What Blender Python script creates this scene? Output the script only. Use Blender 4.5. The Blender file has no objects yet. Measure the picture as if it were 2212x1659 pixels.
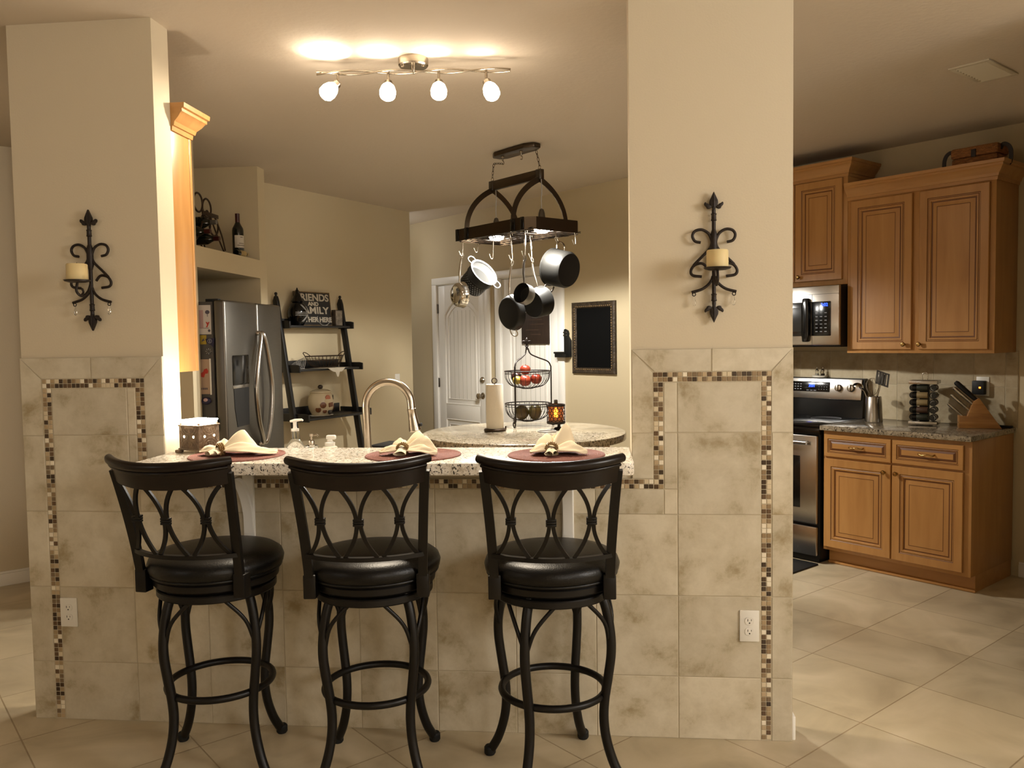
import bpy, bmesh, math, random
from mathutils import Vector, Matrix
random.seed(7)
S = bpy.context.scene
COL = S.collection
PI = math.pi
R2 = math.sqrt(2)
ZC = 2.748          # ceiling height
EYE = 1.497         # camera height

# ---------------------------------------------------------------- materials
def lin(h):
    h = h.lstrip('#')
    out = []
    for i in (0, 2, 4):
        c = int(h[i:i+2], 16) / 255
        out.append(c / 12.92 if c <= .04045 else ((c + .055) / 1.055) ** 2.4)
    return (*out, 1)

def mat(name, col, rough=.5, metal=0., spec=.5, var=0., vscale=8., stretch=(1, 1, 1), bump=0., bscale=60.,
        coat=0., emit=None, estr=0., trans=0., ior=1.45, alpha=1., col2=None, sss=0.):
    m = bpy.data.materials.new(name)
    m.use_nodes = True
    nt = m.node_tree
    N, L = nt.nodes, nt.links
    b = N['Principled BSDF']
    c = lin(col) if isinstance(col, str) else (*col, 1)
    b.inputs['Base Color'].default_value = c
    b.inputs['Roughness'].default_value = rough
    b.inputs['Metallic'].default_value = metal
    b.inputs['Specular IOR Level'].default_value = spec
    b.inputs['Coat Weight'].default_value = coat
    b.inputs['Coat Roughness'].default_value = .12
    b.inputs['Transmission Weight'].default_value = trans
    b.inputs['IOR'].default_value = ior
    if sss:
        b.inputs['Subsurface Weight'].default_value = sss
        b.inputs['Subsurface Radius'].default_value = (.02, .012, .006)
    if emit:
        b.inputs['Emission Color'].default_value = lin(emit)
        b.inputs['Emission Strength'].default_value = estr
    tc = N.new('ShaderNodeTexCoord')
    if var or col2:
        mp = N.new('ShaderNodeMapping')
        mp.inputs['Scale'].default_value = stretch
        L.new(tc.outputs['Object'], mp.inputs['Vector'])
        n = N.new('ShaderNodeTexNoise')
        n.inputs['Scale'].default_value = vscale
        n.inputs['Detail'].default_value = 5
        L.new(mp.outputs[0], n.inputs['Vector'])
        r = N.new('ShaderNodeValToRGB')
        if col2:
            c2 = lin(col2)
            r.color_ramp.elements[0].color = c
            r.color_ramp.elements[1].color = c2
        else:
            r.color_ramp.elements[0].color = tuple(max(0, x * (1 - var)) for x in c[:3]) + (1,)
            r.color_ramp.elements[1].color = tuple(min(1, x * (1 + var)) for x in c[:3]) + (1,)
        r.color_ramp.elements[0].position = .32
        r.color_ramp.elements[1].position = .68
        L.new(n.outputs['Fac'], r.inputs['Fac'])
        L.new(r.outputs[0], b.inputs['Base Color'])
    if bump:
        n2 = N.new('ShaderNodeTexNoise')
        n2.inputs['Scale'].default_value = bscale
        n2.inputs['Detail'].default_value = 3
        L.new(tc.outputs['Object'], n2.inputs['Vector'])
        bp = N.new('ShaderNodeBump')
        bp.inputs['Strength'].default_value = bump
        bp.inputs['Distance'].default_value = .01
        L.new(n2.outputs['Fac'], bp.inputs['Height'])
        L.new(bp.outputs[0], b.inputs['Normal'])
    return m

def nodes(name):
    m = bpy.data.materials.new(name)
    m.use_nodes = True
    return m, m.node_tree.nodes, m.node_tree.links, m.node_tree.nodes['Principled BSDF']

def ramp(N, stops, interp='LINEAR'):
    r = N.new('ShaderNodeValToRGB')
    cr = r.color_ramp
    cr.interpolation = interp
    while len(cr.elements) < len(stops):
        cr.elements.new(.5)
    for e, (p, c) in zip(cr.elements, stops):
        e.position = p
        e.color = lin(c) if isinstance(c, str) else (*c, 1)
    return r

def mat_granite(name, cs=('#a3957e', '#ddd4c5', '#efe9de', '#c8bca8'), rough=.16):
    m, N, L, b = nodes(name)
    tc = N.new('ShaderNodeTexCoord')
    def noise(s, d=4, r=.6):
        n = N.new('ShaderNodeTexNoise')
        n.inputs['Scale'].default_value = s
        n.inputs['Detail'].default_value = d
        n.inputs['Roughness'].default_value = r
        L.new(tc.outputs['Object'], n.inputs['Vector'])
        return n
    a = noise(34, 5, .7)
    base = ramp(N, list(zip((.3, .46, .6, .75), cs)))
    L.new(a.outputs['Fac'], base.inputs['Fac'])
    v = N.new('ShaderNodeTexVoronoi')
    v.inputs['Scale'].default_value = 110
    L.new(tc.outputs['Object'], v.inputs['Vector'])
    blk = noise(88, 3, .75)
    br = ramp(N, [(.0, (0, 0, 0)), (.55, (0, 0, 0)), (.605, (1, 1, 1)), (1, (1, 1, 1))])
    L.new(blk.outputs['Fac'], br.inputs['Fac'])
    mx = N.new('ShaderNodeMix'); mx.data_type = 'RGBA'
    L.new(br.outputs[0], mx.inputs['Factor'])
    L.new(base.outputs[0], mx.inputs['A'])
    mx.inputs['B'].default_value = lin('#2a241e')
    sp = ramp(N, [(.0, (1, 1, 1)), (.12, (1, 1, 1)), (.2, (0, 0, 0)), (1, (0, 0, 0))])
    L.new(v.outputs['Distance'], sp.inputs['Fac'])
    mx2 = N.new('ShaderNodeMix'); mx2.data_type = 'RGBA'
    L.new(sp.outputs[0], mx2.inputs['Factor'])
    L.new(mx.outputs['Result'], mx2.inputs['A'])
    mx2.inputs['B'].default_value = lin('#6d5c49')
    L.new(mx2.outputs['Result'], b.inputs['Base Color'])
    b.inputs['Roughness'].default_value = rough
    return m

def mat_tile(name, c0, c1, c2, rough=.45):
    """stone-look ceramic: colour clouds, each tile (mesh island) its own shade"""
    m, N, L, b = nodes(name)
    tc = N.new('ShaderNodeTexCoord')
    g = N.new('ShaderNodeNewGeometry')
    add = N.new('ShaderNodeVectorMath'); add.operation = 'MULTIPLY_ADD'
    comb = N.new('ShaderNodeCombineXYZ')
    L.new(g.outputs['Random Per Island'], comb.inputs[0])
    L.new(g.outputs['Random Per Island'], comb.inputs[2])
    L.new(comb.outputs[0], add.inputs[0])
    add.inputs[1].default_value = (37, 0, 53)
    L.new(tc.outputs['Object'], add.inputs[2])
    n = N.new('ShaderNodeTexNoise')
    n.inputs['Scale'].default_value = 5.5
    n.inputs['Detail'].default_value = 9
    n.inputs['Roughness'].default_value = .66
    n.inputs['Distortion'].default_value = .15
    L.new(add.outputs[0], n.inputs['Vector'])
    r = ramp(N, [(.33, c2), (.46, c0), (.6, c1), (.75, c0)])
    L.new(n.outputs['Fac'], r.inputs['Fac'])
    hs = N.new('ShaderNodeHueSaturation')
    mr = N.new('ShaderNodeMapRange')
    mr.inputs['To Min'].default_value = .9
    mr.inputs['To Max'].default_value = 1.06
    L.new(g.outputs['Random Per Island'], mr.inputs['Value'])
    L.new(mr.outputs[0], hs.inputs['Value'])
    L.new(r.outputs[0], hs.inputs['Color'])
    L.new(hs.outputs[0], b.inputs['Base Color'])
    b.inputs['Roughness'].default_value = rough
    bp = N.new('ShaderNodeBump'); bp.inputs['Strength'].default_value = .12; bp.inputs['Distance'].default_value = .004
    L.new(n.outputs['Fac'], bp.inputs['Height'])
    L.new(bp.outputs[0], b.inputs['Normal'])
    return m

def mat_mosaic(name):
    m, N, L, b = nodes(name)
    g = N.new('ShaderNodeNewGeometry')
    r = ramp(N, [(0, '#3a2a1c'), (.13, '#5d4630'), (.25, '#8a7355'), (.4, '#b29c7b'), (.55, '#cdbd9f'), (.68, '#75624a'),
                 (.78, '#e4d9c2'), (.88, '#a08a68'), (.95, '#47331f')], 'CONSTANT')
    L.new(g.outputs['Random Per Island'], r.inputs['Fac'])
    L.new(r.outputs[0], b.inputs['Base Color'])
    b.inputs['Roughness'].default_value = .2
    return m

def mat_wood(name, c0, c1, c2, axis='Z', rough=.35, scale=6.):
    m, N, L, b = nodes(name)
    tc = N.new('ShaderNodeTexCoord')
    mp = N.new('ShaderNodeMapping')
    mp.inputs['Scale'].default_value = {'Z': (7, 7, .7), 'X': (.7, 7, 7), 'Y': (7, .7, 7)}[axis]
    L.new(tc.outputs['Object'], mp.inputs['Vector'])
    n = N.new('ShaderNodeTexNoise')
    n.inputs['Scale'].default_value = scale
    n.inputs['Detail'].default_value = 6
    n.inputs['Distortion'].default_value = .7
    L.new(mp.outputs[0], n.inputs['Vector'])
    r = ramp(N, [(.28, c2), (.5, c0), (.72, c1)])
    L.new(n.outputs['Fac'], r.inputs['Fac'])
    L.new(r.outputs[0], b.inputs['Base Color'])
    b.inputs['Roughness'].default_value = rough
    return m

def mat_floor(name):
    m, N, L, b = nodes(name)
    tc = N.new('ShaderNodeTexCoord')
    mp = N.new('ShaderNodeMapping')
    # kitchen grid: u lines at .10 + .503k, v lines at -.176 + .503k
    mp.vector_type = 'POINT'
    mp.inputs['Rotation'].default_value = (0, 0, PI / 4)
    L.new(tc.outputs['Object'], mp.inputs['Vector'])
    off = N.new('ShaderNodeVectorMath'); off.operation = 'ADD'
    off.inputs[1].default_value = (-.10 + .0025, .176 + .0025, 0)
    L.new(mp.outputs[0], off.inputs[0])
    bt = N.new('ShaderNodeTexBrick')
    bt.offset = 0.
    bt.inputs['Scale'].default_value = 1.
    bt.inputs['Brick Width'].default_value = .503
    bt.inputs['Row Height'].default_value = .503
    bt.inputs['Mortar Size'].default_value = .0032
    bt.inputs['Mortar Smooth'].default_value = .3
    bt.inputs['Color1'].default_value = (.9, .9, .9, 1)
    bt.inputs['Color2'].default_value = (1.06, 1.06, 1.06, 1)
    bt.inputs['Mortar'].default_value = (.62, .56, .5, 1)
    L.new(off.outputs[0], bt.inputs['Vector'])
    n = N.new('ShaderNodeTexNoise')
    n.inputs['Scale'].default_value = 2.6
    n.inputs['Detail'].default_value = 8
    n.inputs['Distortion'].default_value = 1.2
    L.new(tc.outputs['Object'], n.inputs['Vector'])
    r = ramp(N, [(.3, '#a99a7e'), (.5, '#bdae90'), (.72, '#cdbda1')])
    L.new(n.outputs['Fac'], r.inputs['Fac'])
    mx = N.new('ShaderNodeMix'); mx.data_type = 'RGBA'; mx.blend_type = 'MULTIPLY'
    mx.inputs['Factor'].default_value = 1
    L.new(r.outputs[0], mx.inputs['A'])
    L.new(bt.outputs['Color'], mx.inputs['B'])
    L.new(mx.outputs['Result'], b.inputs['Base Color'])
    b.inputs['Roughness'].default_value = .34
    bp = N.new('ShaderNodeBump'); bp.inputs['Strength'].default_value = .25; bp.inputs['Distance'].default_value = .003
    bp.invert = True
    L.new(bt.outputs['Fac'], bp.inputs['Height'])
    L.new(bp.outputs[0], b.inputs['Normal'])
    return m

def mat_steel(name, col='#9a968f', rough=.28, axis=(1, 1, 60)):
    m, N, L, b = nodes(name)
    b.inputs['Metallic'].default_value = 1
    tc = N.new('ShaderNodeTexCoord')
    mp = N.new('ShaderNodeMapping'); mp.inputs['Scale'].default_value = axis
    L.new(tc.outputs['Object'], mp.inputs['Vector'])
    n = N.new('ShaderNodeTexNoise'); n.inputs['Scale'].default_value = 12; n.inputs['Detail'].default_value = 3
    L.new(mp.outputs[0], n.inputs['Vector'])
    mr = N.new('ShaderNodeMapRange')
    mr.inputs['To Min'].default_value = rough * .8
    mr.inputs['To Max'].default_value = rough * 1.25
    L.new(n.outputs['Fac'], mr.inputs['Value'])
    L.new(mr.outputs[0], b.inputs['Roughness'])
    b.inputs['Base Color'].default_value = lin(col)
    return m

M = {}
M['paint'] = mat('wall_paint', '#cabda4', .75, bump=.06, bscale=140)
M['paint_k'] = mat('kitchen_paint', '#c3b494', .75, bump=.06, bscale=140)
M['ceil'] = mat('ceiling_knockdown', '#cabdab', .85, bump=.14, bscale=45)
M['white_paint'] = mat('white_trim_paint', '#ebe8e1', .4)
M['floor'] = mat_floor('floor_tile')
M['tile'] = mat_tile('wall_tile', '#beb39b', '#ccc2ac', '#9a8a69')
M['bsplash'] = mat_tile('backsplash_tile', '#a89878', '#b3a486', '#8f7d5e')
M['grout'] = mat('grout', '#b3a78f', .9)
M['mosaic'] = mat_mosaic('mosaic_tile')
M['granite'] = mat_granite('granite')
M['granite_i'] = mat_granite('granite_island', ('#746751', '#a4967e', '#b8ac96', '#8e816b'), .14)
M['granite_k'] = mat_granite('granite_reflection_tint', ('#5d5344', '#8f836f', '#a89b85', '#766a58'), .09)  # same granite tinted darker, dark backsplash reflection put into the colour
M['maple'] = mat_wood('maple', '#b08049', '#b6874f', '#a87843', 'Z', scale=3.)
M['maple_h'] = mat_wood('maple_across', '#b08049', '#b6874f', '#a87843', 'X', scale=3.)
M['glaze'] = mat('maple_glaze_line', '#6a4120', .45)
M['iron'] = mat('wrought_iron', '#231a14', .5, .3, bump=.15, bscale=120)
M['stool'] = mat('stool_dark_bronze', '#0b0806', .42, .0, .35)
M['stool_wood'] = mat('stool_espresso_wood', '#120a07', .3, spec=.35, var=.25, vscale=10, stretch=(1, 8, 8))
M['leather'] = mat('black_leather', '#070605', .36, spec=.35, bump=.1, bscale=220)
M['rubber'] = mat('black_rubber', '#0c0c0c', .7)
M['black'] = mat('black_gloss', '#080808', .15)
M['black_m'] = mat('black_matte', '#0d0c0b', .55)
M['shelf_black'] = mat('black_painted_wood', '#12100e', .45)
M['nickel'] = mat('brushed_nickel', '#b0a697', .26, 1)
M['brass'] = mat('antique_brass', '#b08f58', .25, 1)
M['steel'] = mat_steel('brushed_stainless', '#b0aca6', .24, (60, 60, 1))
M['steel_f'] = mat_steel('fridge_stainless', '#6f6b64', .34, (1, 1, 40))
M['fridge_side'] = mat('fridge_side_grey', '#4a4743', .5, .3)
M['chrome'] = mat('polished_steel', '#c9c5be', .1, 1)
M['bronze'] = mat_steel('rack_bronze', '#54493c', .34)
M['anod'] = mat('anodized_black', '#141311', .46, .0, .3)
M['alu'] = mat('aluminium_inside', '#8f8e8b', .38, .85)
M['pot_inside'] = mat('brushed_pot_inside', '#5f5e5c', .5, .5)
M['gunmetal'] = mat('dark_steel', '#57524b', .3, .9)
M['candle'] = mat('ivory_wax', '#d9c592', .55, sss=.3)
M['crystal'] = mat('crystal_glass', '#ffffff', .03, trans=1, ior=1.5)
M['glass'] = mat('clear_glass', '#f4f4ee', .03, trans=1, ior=1.45)
M['soap'] = mat('pale_soap', '#e9e2d0', .25, trans=.4)
M['white_pl'] = mat('white_plastic', '#dedad0', .35)
M['placemat'] = mat('woven_placemat', '#7a4b40', .8, bump=.5, bscale=300, var=.15, vscale=60)
M['napkin'] = mat('cream_linen', '#dccdb0', .85, bump=.08, bscale=300)
M['napring'] = mat('beaded_gold_ring', '#8c6f45', .4, .6, bump=.6, bscale=420)
M['paper'] = mat('paper_towel', '#e4dac6', .9, bump=.15, bscale=120)
M['warmer'] = mat('warmer_ceramic', '#6a5845', .4, var=.3, vscale=40, bump=.5, bscale=70)
M['warm_glow'] = mat('warmer_dish_glow', '#fff1d8', .4, emit='#fff0da', estr=95)
M['hole_glow'] = mat('warmer_hole_glow', '#fff1d8', .4, emit='#ffe9c4', estr=14)
M['bulb'] = mat('lamp_glass_lit', '#fff4e2', .3, emit='#ffeed8', estr=30)
M['rack_bulb'] = mat('rack_bulb_lit', '#fff4e2', .3, emit='#fff0dc', estr=140)
M['amber'] = mat('amber_bulb_lit', '#ffb45a', .4, emit='#ff9d3c', estr=14)
M['amber_in'] = mat('amber_liner', '#7a3f18', .5, emit='#ff8a30', estr=.45)
M['blue'] = mat('blue_digits', '#1030ff', .4, emit='#1a3cff', estr=9)
M['orange_led'] = mat('orange_led', '#ff7a20', .4, emit='#ff7020', estr=6)
M['icon'] = mat('grey_print', '#8e8e92', .6)
M['chalk'] = mat('chalkboard', '#050505', .75, spec=.12)
M['oldframe'] = mat('aged_frame', '#3c3124', .5, .25, var=.5, vscale=30, bump=.7, bscale=60)
M['oldframe_l'] = mat('aged_frame_edge', '#7d6440', .5, .3, var=.4, vscale=40)
M['darksign'] = mat('dark_wood_sign', '#2a1d14', .6, var=.3, vscale=12, stretch=(8, 1, 1))
M['signface'] = mat('sign_charcoal', '#242220', .6)
M['letter'] = mat('sign_lettering', '#b4aa98', .7)
M['silver'] = mat('silver_paint', '#98958f', .4, .3)
M['jar'] = mat('cookie_jar_glaze', '#cdbd9d', .2)
M['cookie1'] = mat('painted_brown', '#6b3f22', .3, var=.3, vscale=60)
M['cookie2'] = mat('painted_dark', '#33271c', .3, var=.3, vscale=60)
M['cookie3'] = mat('painted_pink', '#b4735c', .3)
M['lace'] = mat('white_lace', '#cfc8b8', .9)
M['wire'] = mat('bronze_wire', '#3b2c1e', .45, .6)
M['bottle'] = mat('dark_wine_bottle', '#0b100a', .08, coat=.5)
M['foil'] = mat('maroon_foil', '#3a1410', .35)
M['label'] = mat('cream_label', '#b9b0a0', .7)
M['label_d'] = mat('label_print', '#5a4c40', .7)
M['cork'] = mat('cork_label', '#a08a5a', .7)
M['apple'] = mat('red_apple', '#7a1712', .3, var=.5, vscale=14, col2='#95402a')
M['plum'] = mat('dark_fruit', '#2b120f', .3)
M['pear'] = mat('yellow_green_fruit', '#a08a35', .4)
M['mango'] = mat('green_mango', '#3f4019', .4, col2='#4f3a1a', vscale=5)
M['wicker'] = mat('wicker', '#8a5a2e', .7, var=.4, vscale=30, stretch=(1, 1, 6), bump=.8, bscale=110)
M['strap'] = mat('dark_strap', '#1d120c', .5)
M['block'] = mat_wood('knife_block_beech', '#9a6a36', '#a97a44', '#83572a', 'X')
M['ceramic'] = mat('white_ceramic', '#d4cdbd', .25)
M['salt'] = mat('salt', '#e8e4da', .8)
M['pepper'] = mat('pepper', '#3a2c20', .8)
M['spice_a'] = mat('spice_dark_green', '#27291c', .5)
M['spice_b'] = mat('spice_tan', '#8d7a54', .5)
M['spice_c'] = mat('spice_brown', '#4a3324', .5)
M['teal'] = mat('teal_cloth', '#145048', .8)
M['flyer'] = mat('white_flyer', '#b9b2ac', .8)
M['pinkish'] = mat('pale_pink_print', '#a98c8a', .8)
M['red'] = mat('red_print', '#a8362a', .8)
M['print'] = mat('dark_print', '#4a4550', .8)
M['yellow'] = mat('yellow_magnet', '#9a8328', .6)
M['purple'] = mat('navy_magnet', '#1f1c3a', .5)
M['tan_card'] = mat('tan_card', '#a98f78', .8)
M['vent'] = mat('vent_white', '#c9c0ac', .5)
M['vent_d'] = mat('vent_dark', '#3b352a', .8)
M['photo'] = mat('sepia_photo', '#5a4f42', .6, col2='#8d8271', vscale=30)

# ---------------------------------------------------------------- mesh builder
def catmull(P, n=8, closed=False):
    P = [Vector(p) for p in P]
    out = []
    cnt = len(P) if closed else len(P) - 1
    for i in range(cnt):
        if closed:
            a, b, c, d = P[i - 1], P[i], P[(i + 1) % len(P)], P[(i + 2) % len(P)]
        else:
            a = P[i - 1] if i else P[0] * 2 - P[1]
            b, c = P[i], P[i + 1]
            d = P[i + 2] if i + 2 < len(P) else P[-1] * 2 - P[-2]
        for k in range(n):
            t = k / n
            out.append(.5 * ((2 * b) + (c - a) * t + (2 * a - 5 * b + 4 * c - d) * t * t + (3 * b - a - 3 * c + d) * t ** 3))
    if not closed:
        out.append(P[-1])
    return out

def arc(c, r, a0, a1, n=16, plane='xy'):
    out = []
    for i in range(n + 1):
        a = a0 + (a1 - a0) * i / n
        x, y = r * math.cos(a), r * math.sin(a)
        out.append(Vector(c) + (Vector((x, y, 0)) if plane == 'xy' else Vector((x, 0, y)) if plane == 'xz' else Vector((0, x, y))))
    return out

class MB:
    def __init__(s):
        s.bm = bmesh.new()
        s.mi = 0
    def _f(s, vs):
        try:
            f = s.bm.faces.new(vs)
            f.material_index = s.mi
            return f
        except ValueError:
            return None
    def box(s, x0, x1, y0, y1, z0, z1, bev=0., seg=2, M4=None):
        t = bmesh.new()
        v = [t.verts.new((x, y, z)) for x in (x0, x1) for y in (y0, y1) for z in (z0, z1)]
        for q in ((0, 1, 3, 2), (4, 6, 7, 5), (0, 4, 5, 1), (2, 3, 7, 6), (0, 2, 6, 4), (1, 5, 7, 3)):
            t.faces.new([v[i] for i in q])
        if bev:
            bmesh.ops.bevel(t, geom=t.edges[:] , offset=bev, segments=seg, affect='EDGES', profile=.5)
        s._merge(t, M4)
        return s
    def _merge(s, t, M4=None):
        bmesh.ops.recalc_face_normals(t, faces=t.faces[:])
        mp = {}
        for v in t.verts:
            co = v.co if M4 is None else M4 @ v.co
            mp[v] = s.bm.verts.new(co)
        for f in t.faces:
            g = s._f([mp[v] for v in f.verts])
        t.free()
    def lathe(s, prof, seg=32, M4=None, a0=0., a1=2 * PI, cap=True):
        """prof: [(r, z)...] about local z"""
        t = bmesh.new()
        full = abs(a1 - a0 - 2 * PI) < 1e-6
        n = seg if full else seg + 1
        rings = []
        for r, z in prof:
            if r < 1e-6:
                rings.append([t.verts.new((0, 0, z))])
            else:
                rings.append([t.verts.new((r * math.cos(a0 + (a1 - a0) * i / seg), r * math.sin(a0 + (a1 - a0) * i / seg), z)) for i in range(n)])
        for A, B in zip(rings, rings[1:]):
            for i in range(seg):
                j = (i + 1) % n if full else i + 1
                if len(A) == 1 and len(B) == 1: continue
                if len(A) == 1: t.faces.new((A[0], B[j], B[i]))
                elif len(B) == 1: t.faces.new((A[i], A[j], B[0]))
                else: t.faces.new((A[i], A[j], B[j], B[i]))
        if cap and full:
            for rg in (rings[0], rings[-1]):
                if len(rg) > 2: t.faces.new(rg)
        s._merge(t, M4)
        return s
    def tube(s, P, r, seg=8, closed=False, flat=None, cap=True, up=None):
        """r number or list; flat=(w,h) makes a rectangular bar section"""
        P = [Vector(p) for p in P]
        t = bmesh.new()
        n = len(P)
        rings = []
        prev = None
        for i, p in enumerate(P):
            if closed: d = P[(i + 1) % n] - P[i - 1]
            else: d = P[min(i + 1, n - 1)] - P[max(i - 1, 0)]
            if d.length < 1e-9: d = Vector((0, 0, 1))
            d.normalize()
            if prev is None:
                u = Vector(up) if up is not None else (Vector((0, 0, 1)) if abs(d.z) < .9 else Vector((1, 0, 0)))
                a = d.cross(u).normalized()
            else:
                a = prev - d * prev.dot(d)
                if up is not None:
                    a2 = d.cross(Vector(up))
                    if a2.length > .1: a = a2
                a.normalize()
            prev = a
            b = a.cross(d).normalized()
            rr = r[i] if isinstance(r, (list, tuple)) else r
            if flat:
                w, h = flat[0] / 2, flat[1] / 2
                rings.append([t.verts.new(p + a * x + b * y) for x, y in ((-w, -h), (w, -h), (w, h), (-w, h))])
            else:
                rings.append([t.verts.new(p + a * (rr * math.cos(2 * PI * k / seg)) + b * (rr * math.sin(2 * PI * k / seg))) for k in range(seg)])
        m = len(rings[0])
        for i in range(n if closed else n - 1):
            A, B = rings[i], rings[(i + 1) % n]
            for k in range(m):
                t.faces.new((A[k], A[(k + 1) % m], B[(k + 1) % m], B[k]))
        if cap and not closed:
            t.faces.new(rings[0][::-1]); t.faces.new(rings[-1])
        s._merge(t)
        return s
    def sphere(s, c, r, sc=(1, 1, 1), seg=20, ring=12, M4=None):
        T = Matrix.Translation(c) @ Matrix.Diagonal((*sc, 1))
        if M4 is not None: T = M4 @ T
        return s.lathe([(r * math.sin(PI * i / ring), -r * math.cos(PI * i / ring)) for i in range(ring + 1)], seg, T)
    def torus(s, c, R, r, seg=36, rs=8, plane='xy', M4=None):
        P = arc((0, 0, 0), R, 0, 2 * PI, seg, plane)[:-1]
        P = [Vector(c) + p for p in P]
        if M4 is not None: P = [M4 @ p for p in P]
        return s.tube(P, r, rs, closed=True)
    def prism(s, poly, y0, y1, M4=None, axis='y', bev=0.):
        """poly of (x,z) pushed along y (or (x,y) along z when axis='z')"""
        t = bmesh.new()
        A = [t.verts.new((a, y0, b) if axis == 'y' else (a, b, y0)) for a, b in poly]
        B = [t.verts.new((a, y1, b) if axis == 'y' else (a, b, y1)) for a, b in poly]
        t.faces.new(A); t.faces.new(B[::-1])
        n = len(A)
        for i in range(n): t.faces.new((A[i], B[i], B[(i + 1) % n], A[(i + 1) % n]))
        if bev:
            bmesh.ops.recalc_face_normals(t, faces=t.faces[:])
            bmesh.ops.bevel(t, geom=t.edges[:], offset=bev, segments=2, affect='EDGES', profile=.5)
        s._merge(t, M4)
        return s
    def rings_rect(s, x0, x1, z0, z1, prof, mats=None):
        """panel front: concentric rectangles (inset, y); closes the middle"""
        t = bmesh.new()
        R = []
        for d, y in prof:
            R.append([t.verts.new(p) for p in ((x0 + d, y, z0 + d), (x1 - d, y, z0 + d), (x1 - d, y, z1 - d), (x0 + d, y, z1 - d))])
        idx = {}
        for k, (A, B) in enumerate(zip(R, R[1:])):
            for i in range(4):
                f = t.faces.new((A[i], A[(i + 1) % 4], B[(i + 1) % 4], B[i]))
                f.material_index = mats[k] if mats else 0
        t.faces.new(R[-1]).material_index = mats[-1] if mats else 0
        t.faces.new(R[0][::-1])
        bmesh.ops.recalc_face_normals(t, faces=t.faces[:])
        mp = {v: s.bm.verts.new(v.co) for v in t.verts}
        for f in t.faces:
            g = s.bm.faces.new([mp[v] for v in f.verts]); g.material_index = f.material_index
        t.free()
        return s
    def sweep(s, path, prof, closed=False):
        """mitred moulding: path of (x,y), profile of (outward, z); outward is to the right of travel"""
        t = bmesh.new()
        P = [Vector((p[0], p[1])) for p in path]
        n = len(P); rings = []
        for i in range(n):
            a = P[i] - P[i - 1] if (i or closed) else P[1] - P[0]
            b = P[(i + 1) % n] - P[i] if (i < n - 1 or closed) else P[i] - P[i - 1]
            na = Vector((a.y, -a.x)).normalized(); nb = Vector((b.y, -b.x)).normalized()
            mn = (na + nb)
            mn = mn / max(.2, (1 + na.dot(nb)))
            rings.append([t.verts.new((P[i].x + mn.x * o, P[i].y + mn.y * o, z)) for o, z in prof])
        m = len(prof)
        for i in range(n if closed else n - 1):
            A, B = rings[i], rings[(i + 1) % n]
            for k in range(m):
                t.faces.new((A[k], B[k], B[(k + 1) % m], A[(k + 1) % m]))
        if not closed:
            t.faces.new(rings[0]); t.faces.new(rings[-1][::-1])
        s._merge(t)
        return s
    def grid(s, fn, nu, nv, closed_u=False):
        V = [[s.bm.verts.new(fn(i / nu, j / nv)) for j in range(nv + 1)] for i in range(nu if closed_u else nu + 1)]
        for i in range(nu):
            A = V[i]; B = V[(i + 1) % len(V)]
            for j in range(nv): s._f((A[j], B[j], B[j + 1], A[j + 1]))
        return s
    def build(s, name, m, parent=None, smooth=True, loc=None, rot=None, ang=35, solid=0.):
        me = bpy.data.meshes.new(name)
        s.bm.normal_update()
        s.bm.to_mesh(me); s.bm.free()
        for mm in (m if isinstance(m, (list, tuple)) else [m]): me.materials.append(mm)
        if smooth:
            me.polygons.foreach_set('use_smooth', [True] * len(me.polygons))
            me.set_sharp_from_angle(angle=math.radians(ang))
        o = bpy.data.objects.new(name, me)
        COL.objects.link(o)
        if parent is not None: o.parent = parent
        if loc is not None: o.location = loc
        if rot is not None: o.rotation_euler = rot
        if solid:
            md = o.modifiers.new('thickness', 'SOLIDIFY'); md.thickness = solid; md.offset = 0
        return o

def tag(o, label, cat, group=None):
    o['label'] = label; o['category'] = cat
    if group: o['group'] = group
    return o
def thing(name, label, cat, loc=(0, 0, 0), rotz=0., group=None):
    o = bpy.data.objects.new(name, None)
    o.empty_display_size = .05
    COL.objects.link(o)
    o.location = loc; o.rotation_euler = (0, 0, rotz)
    return tag(o, label, cat, group)
def struct(o):
    o['kind'] = 'structure'
    return o
def copy_tree(o, parent=None):
    c = o.copy(); COL.objects.link(c)
    if parent is not None: c.parent = parent
    for ch in list(o.children): copy_tree(ch, c)
    return c
def K(u, v, z=0.): return Vector(((u + v) / R2, (v - u) / R2, z))
KR = -PI / 4
def align(center, axis, up=(0, 0, 1)):
    """matrix whose local z looks along axis"""
    z = Vector(axis).normalized()
    u = Vector(up)
    x = u.cross(z)
    if x.length < 1e-4: x = Vector((1, 0, 0))
    x.normalize(); y = z.cross(x)
    Mx = Matrix((x, y, z)).transposed().to_4x4()
    return Matrix.Translation(center) @ Mx
def text_mesh(body, size, name, m, parent, loc, rot, depth=.0006, align_x='CENTER', xs=1., bold=0.):
    c = bpy.data.curves.new(name, 'FONT')
    c.body = body; c.size = size; c.extrude = depth; c.align_x = align_x; c.align_y = 'CENTER'; c.offset = bold
    o = bpy.data.objects.new(name, c); COL.objects.link(o)
    dg = bpy.context.evaluated_depsgraph_get()
    me = bpy.data.meshes.new_from_object(o.evaluated_get(dg))
    bpy.data.objects.remove(o)
    me.materials.clear(); me.materials.append(m)
    o2 = bpy.data.objects.new(name, me); COL.objects.link(o2)
    o2.parent = parent; o2.location = loc; o2.rotation_euler = rot; o2.scale = (xs, 1, 1)
    return o2
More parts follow.
